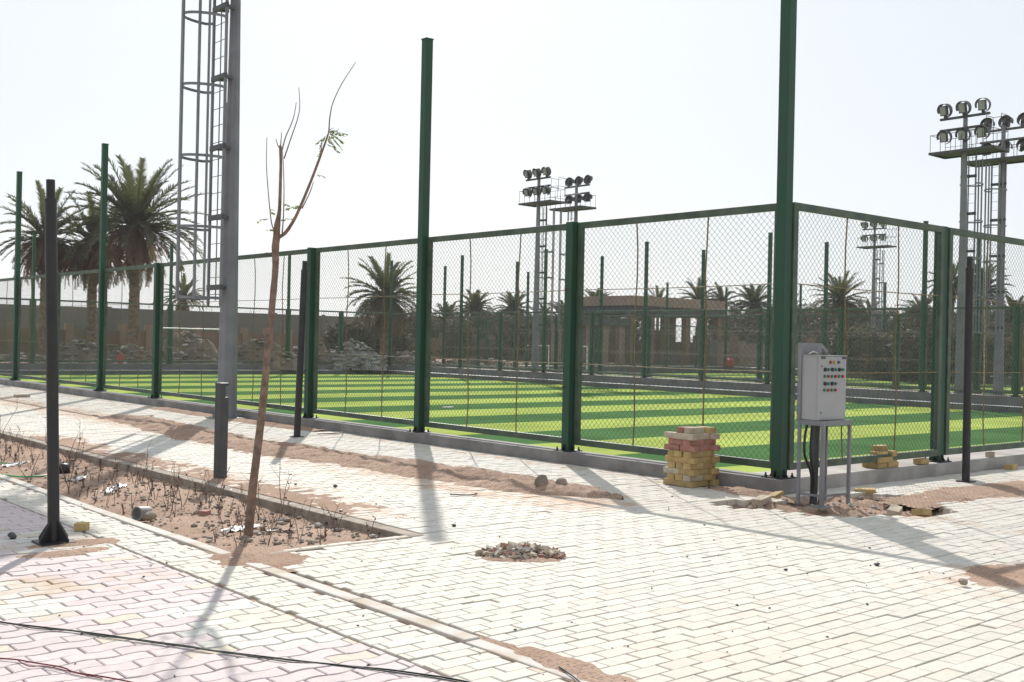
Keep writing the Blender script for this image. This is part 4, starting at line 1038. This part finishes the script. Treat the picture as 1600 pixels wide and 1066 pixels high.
m = MB(); m.box((1.6, 2.2, 1.35), (2.2, .2, 2.7)); m.build('back_wall', M_greyw, cn)

# rubble heaps
def heap(px, d, hpx, wpx, label, mt, seed, dep=.6):
    c = D(px, 0, d); W = wpx*d/FPX; H = max(.3, D(px, hpx, d).z); m = MB(); n1 = 34
    for j in range(n1+1):
        for i in range(n1+1):
            u, v = i/n1*2-1, j/n1*2-1; rr_ = math.hypot(u, v)
            h = H*max(0, 1-rr_**1.6)*(1+.5*fbm(u*2, v*2, 1.3, 4, seed))+.16*abs(fbm(u*W, v*W, 2.2, 4, seed)) - .12
            if rr_ > 1: h = -.15
            x = RT.x*u*W+FW.x*v*W*dep; y = RT.y*u*W+FW.y*v*W*dep
            m.v.append((x, y, h))
    for j in range(n1):
        for i in range(n1): a = j*(n1+1)+i; m.f.append((a, a+1, a+n1+2, a+n1+1)); m.mi.append(0)
    r = random.Random(seed)
    for k in range(230):
        a = r.random()*6.28; q = r.random()**.5; u, v = math.cos(a)*q, math.sin(a)*q; h = H*max(0, 1-q**1.6)
        x = RT.x*u*W+FW.x*v*W*dep; y = RT.y*u*W+FW.y*v*W*dep; s = (r.uniform(.05, .20) if mt is M_rubg else .04+.14*r.random()**3)
        m.cur = r.choice([1, 1, 2]) if mt is M_rubg else r.choice([0, 0, 0, 1, 2]); m.rock((x, y, h+.03), s, seed*99+k, (1.3, .8, .45), 1)
    o = m.build('rubble_heap', [mt, M_rubg, M_conc], loc=(c.x, c.y, 0)); tag(o, label, 'rubble heap', 'rubble heaps beyond the far fence'); return o
heap(40, 53, 553, 70, 'low brown earth heap at the far left edge', M_rub, 1)
heap(135, 54, 531, 60, 'brown rounded rubble heap behind the fence right of the nearest pole', M_rub, 2)
heap(215, 53, 540, 55, 'rubble heap with white scraps around the big palm trunk', M_rub, 3)
heap(300, 54, 521, 70, 'brown earth heap behind the white goal', M_rub, 4, 1.0)
heap(420, 55, 531, 70, 'dark earth and rubble heap right of the large mast', M_rub, 5)
heap(500, 57, 535, 55, 'brown rubble heap left of the blue grey one', M_rub, 6)
heap(565, 57, 534, 52, 'blue grey heap of broken concrete below the shaggy palm', M_rubg, 7)
heap(650, 60, 550, 60, 'low rubble heap behind the tall centre post', M_rub, 8)
heap(760, 63, 560, 70, 'low pale rubble spread beyond the far fence at the centre', M_rub, 9)
# pale scraps strewn over the waste ground
m = MB(); r = random.Random(77)
for k in range(1500):
    x, y = r.uniform(-14, 34), r.uniform(43.2, 60); z = zground(x, y); q = .02+.13*r.random()**3
    if r.random() < .6: y = 43.2+abs(r.gauss(0, 3))
    m.cur = r.choice([0, 0, 1, 2, 3]); M_ = Matrix.Rotation(r.random()*6.28, 3, 'Z') @ Matrix.Rotation(r.gauss(0, .5), 3, 'X')
    m.box((x, y, z+q*.4), (q*r.uniform(1, 2.4), q*r.uniform(.8, 1.6), q*r.uniform(.2, .9)), M_)
tag(m.build('debris', [M_conc, M_white, M_stone, M_rub]), 'pale scraps and broken chunks strewn over the waste ground beyond the goal end', 'debris', kind='stuff')
# goals
def goal(c, W, H, dp, rz, label, r=.05):
    t = empty('goal_frame', c, rz, label=label, cat='goal', group='white football goals')
    m = MB(); m.tube([(-W/2, 0, 0), (-W/2, 0, H), (W/2, 0, H), (W/2, 0, 0)], r, 8); m.build('front_frame', M_white, t)
    m = MB()
    for s in (-1, 1): m.tube([(s*W/2, 0, H), (s*W/2, dp*.5, H), (s*W/2, dp, 0)], r*.5, 6); 
    m.tube([(-W/2, dp, 0), (W/2, dp, 0)], r*.5, 6); m.build('back_stay', M_galv, t); return t
goal((12.35, 40.4, ZT), 3.2, 2.05, 1.0, 0, 'white goal frame at the far end of the striped pitch', .032)
goal((33.2, 40.4, 0-.1), 1.8, 1.35, .8, R_(20), 'left one of two small white goals before the canopy building', .04)
goal((36.4, 40.6, 0-.1), 2.0, 1.35, .8, R_(20), 'right one of two small white goals before the pavilion', .04)
# small red things
def canister(c, h, r, label):
    m = MB(); m.tube([(0, 0, 0), (0, 0, .02), (0, 0, h*.7), (0, 0, h*.8), (0, 0, h*.83), (0, 0, h)], [r*.9, r, r, r*.5, r*.35, r*.35], 14); o = m.build('red_canister', M_red, loc=c, smooth=True, ang=50); tag(o, label, 'canister'); return o
g_ = D(188, 571, 50.5); canister((g_.x, g_.y, .02), .62, .14, 'small red canister standing behind the far fence near the big palm trunk')
g_ = D(1140, 573, 76); canister((g_.x, g_.y, .05), .7, .3, 'small red drum before the grey screen wall of the pavilion')
# white pipes / conduit up the masts at right are part of the place
for (x, y, lb) in ((24.05, 11.25, 'thin white conduit rising beside the tallest right mast'), (26.8, 11.4, 'thin white conduit rising beside the mast at the right edge')):
    m = MB(); m.tube([(x, y, 0), (x, y, 4.6)], .02, 6); tag(m.build('white_conduit', M_white), lb, 'conduit', 'white conduits by the masts')
g_ = G(700, 638, ZT); m = MB(); m.box((0, 0, .02), (.32, .10, .03)); tag(m.build('white_scrap', M_plast, loc=(g_.x, g_.y, ZT)), 'small white scrap lying on a dark stripe of the turf', 'scrap')
# distant hills
hm = MB(); pts = []
for k in range(80):
    a = R_(15+k*1.6); r = 1600; h = 24+15*fbm(k*.09, 0, 1, 4)+(8 if 55 < k < 66 else 0)
    x, y = CAM.x+r*math.cos(a), CAM.y+r*math.sin(a); x2, y2 = CAM.x+(r+500)*math.cos(a), CAM.y+(r+500)*math.sin(a)
    hm.v += [(x, y, -2), ((x+x2)/2, (y+y2)/2, h), (x2, y2, -2)]
hm.f = [(k*3+i, (k+1)*3+i, (k+1)*3+i+1, k*3+i+1) for k in range(79) for i in (0, 1)]; hm.mi = [0]*len(hm.f)
tag(hm.build('hills', M_hill, smooth=True, ang=80), kind='structure')

hzb = MB(); hzb.box((0, 0, 39), (4600, 4600, 82)); 
mh = bpy.data.materials.new('haze'); mh.use_nodes = True; nn = mh.node_tree.nodes; nn.remove(nn['Principled BSDF'])
pvn = nn.new('ShaderNodeVolumePrincipled'); pvn.inputs['Color'].default_value = (.97, .98, 1, 1); pvn.inputs['Density'].default_value = .00038; pvn.inputs['Anisotropy'].default_value = .3
mh.node_tree.links.new(pvn.outputs[0], nn['Material Output'].inputs['Volume'])
tag(hzb.build('haze', mh), 'thin pale dust haze filling the air', 'haze', kind='stuff')
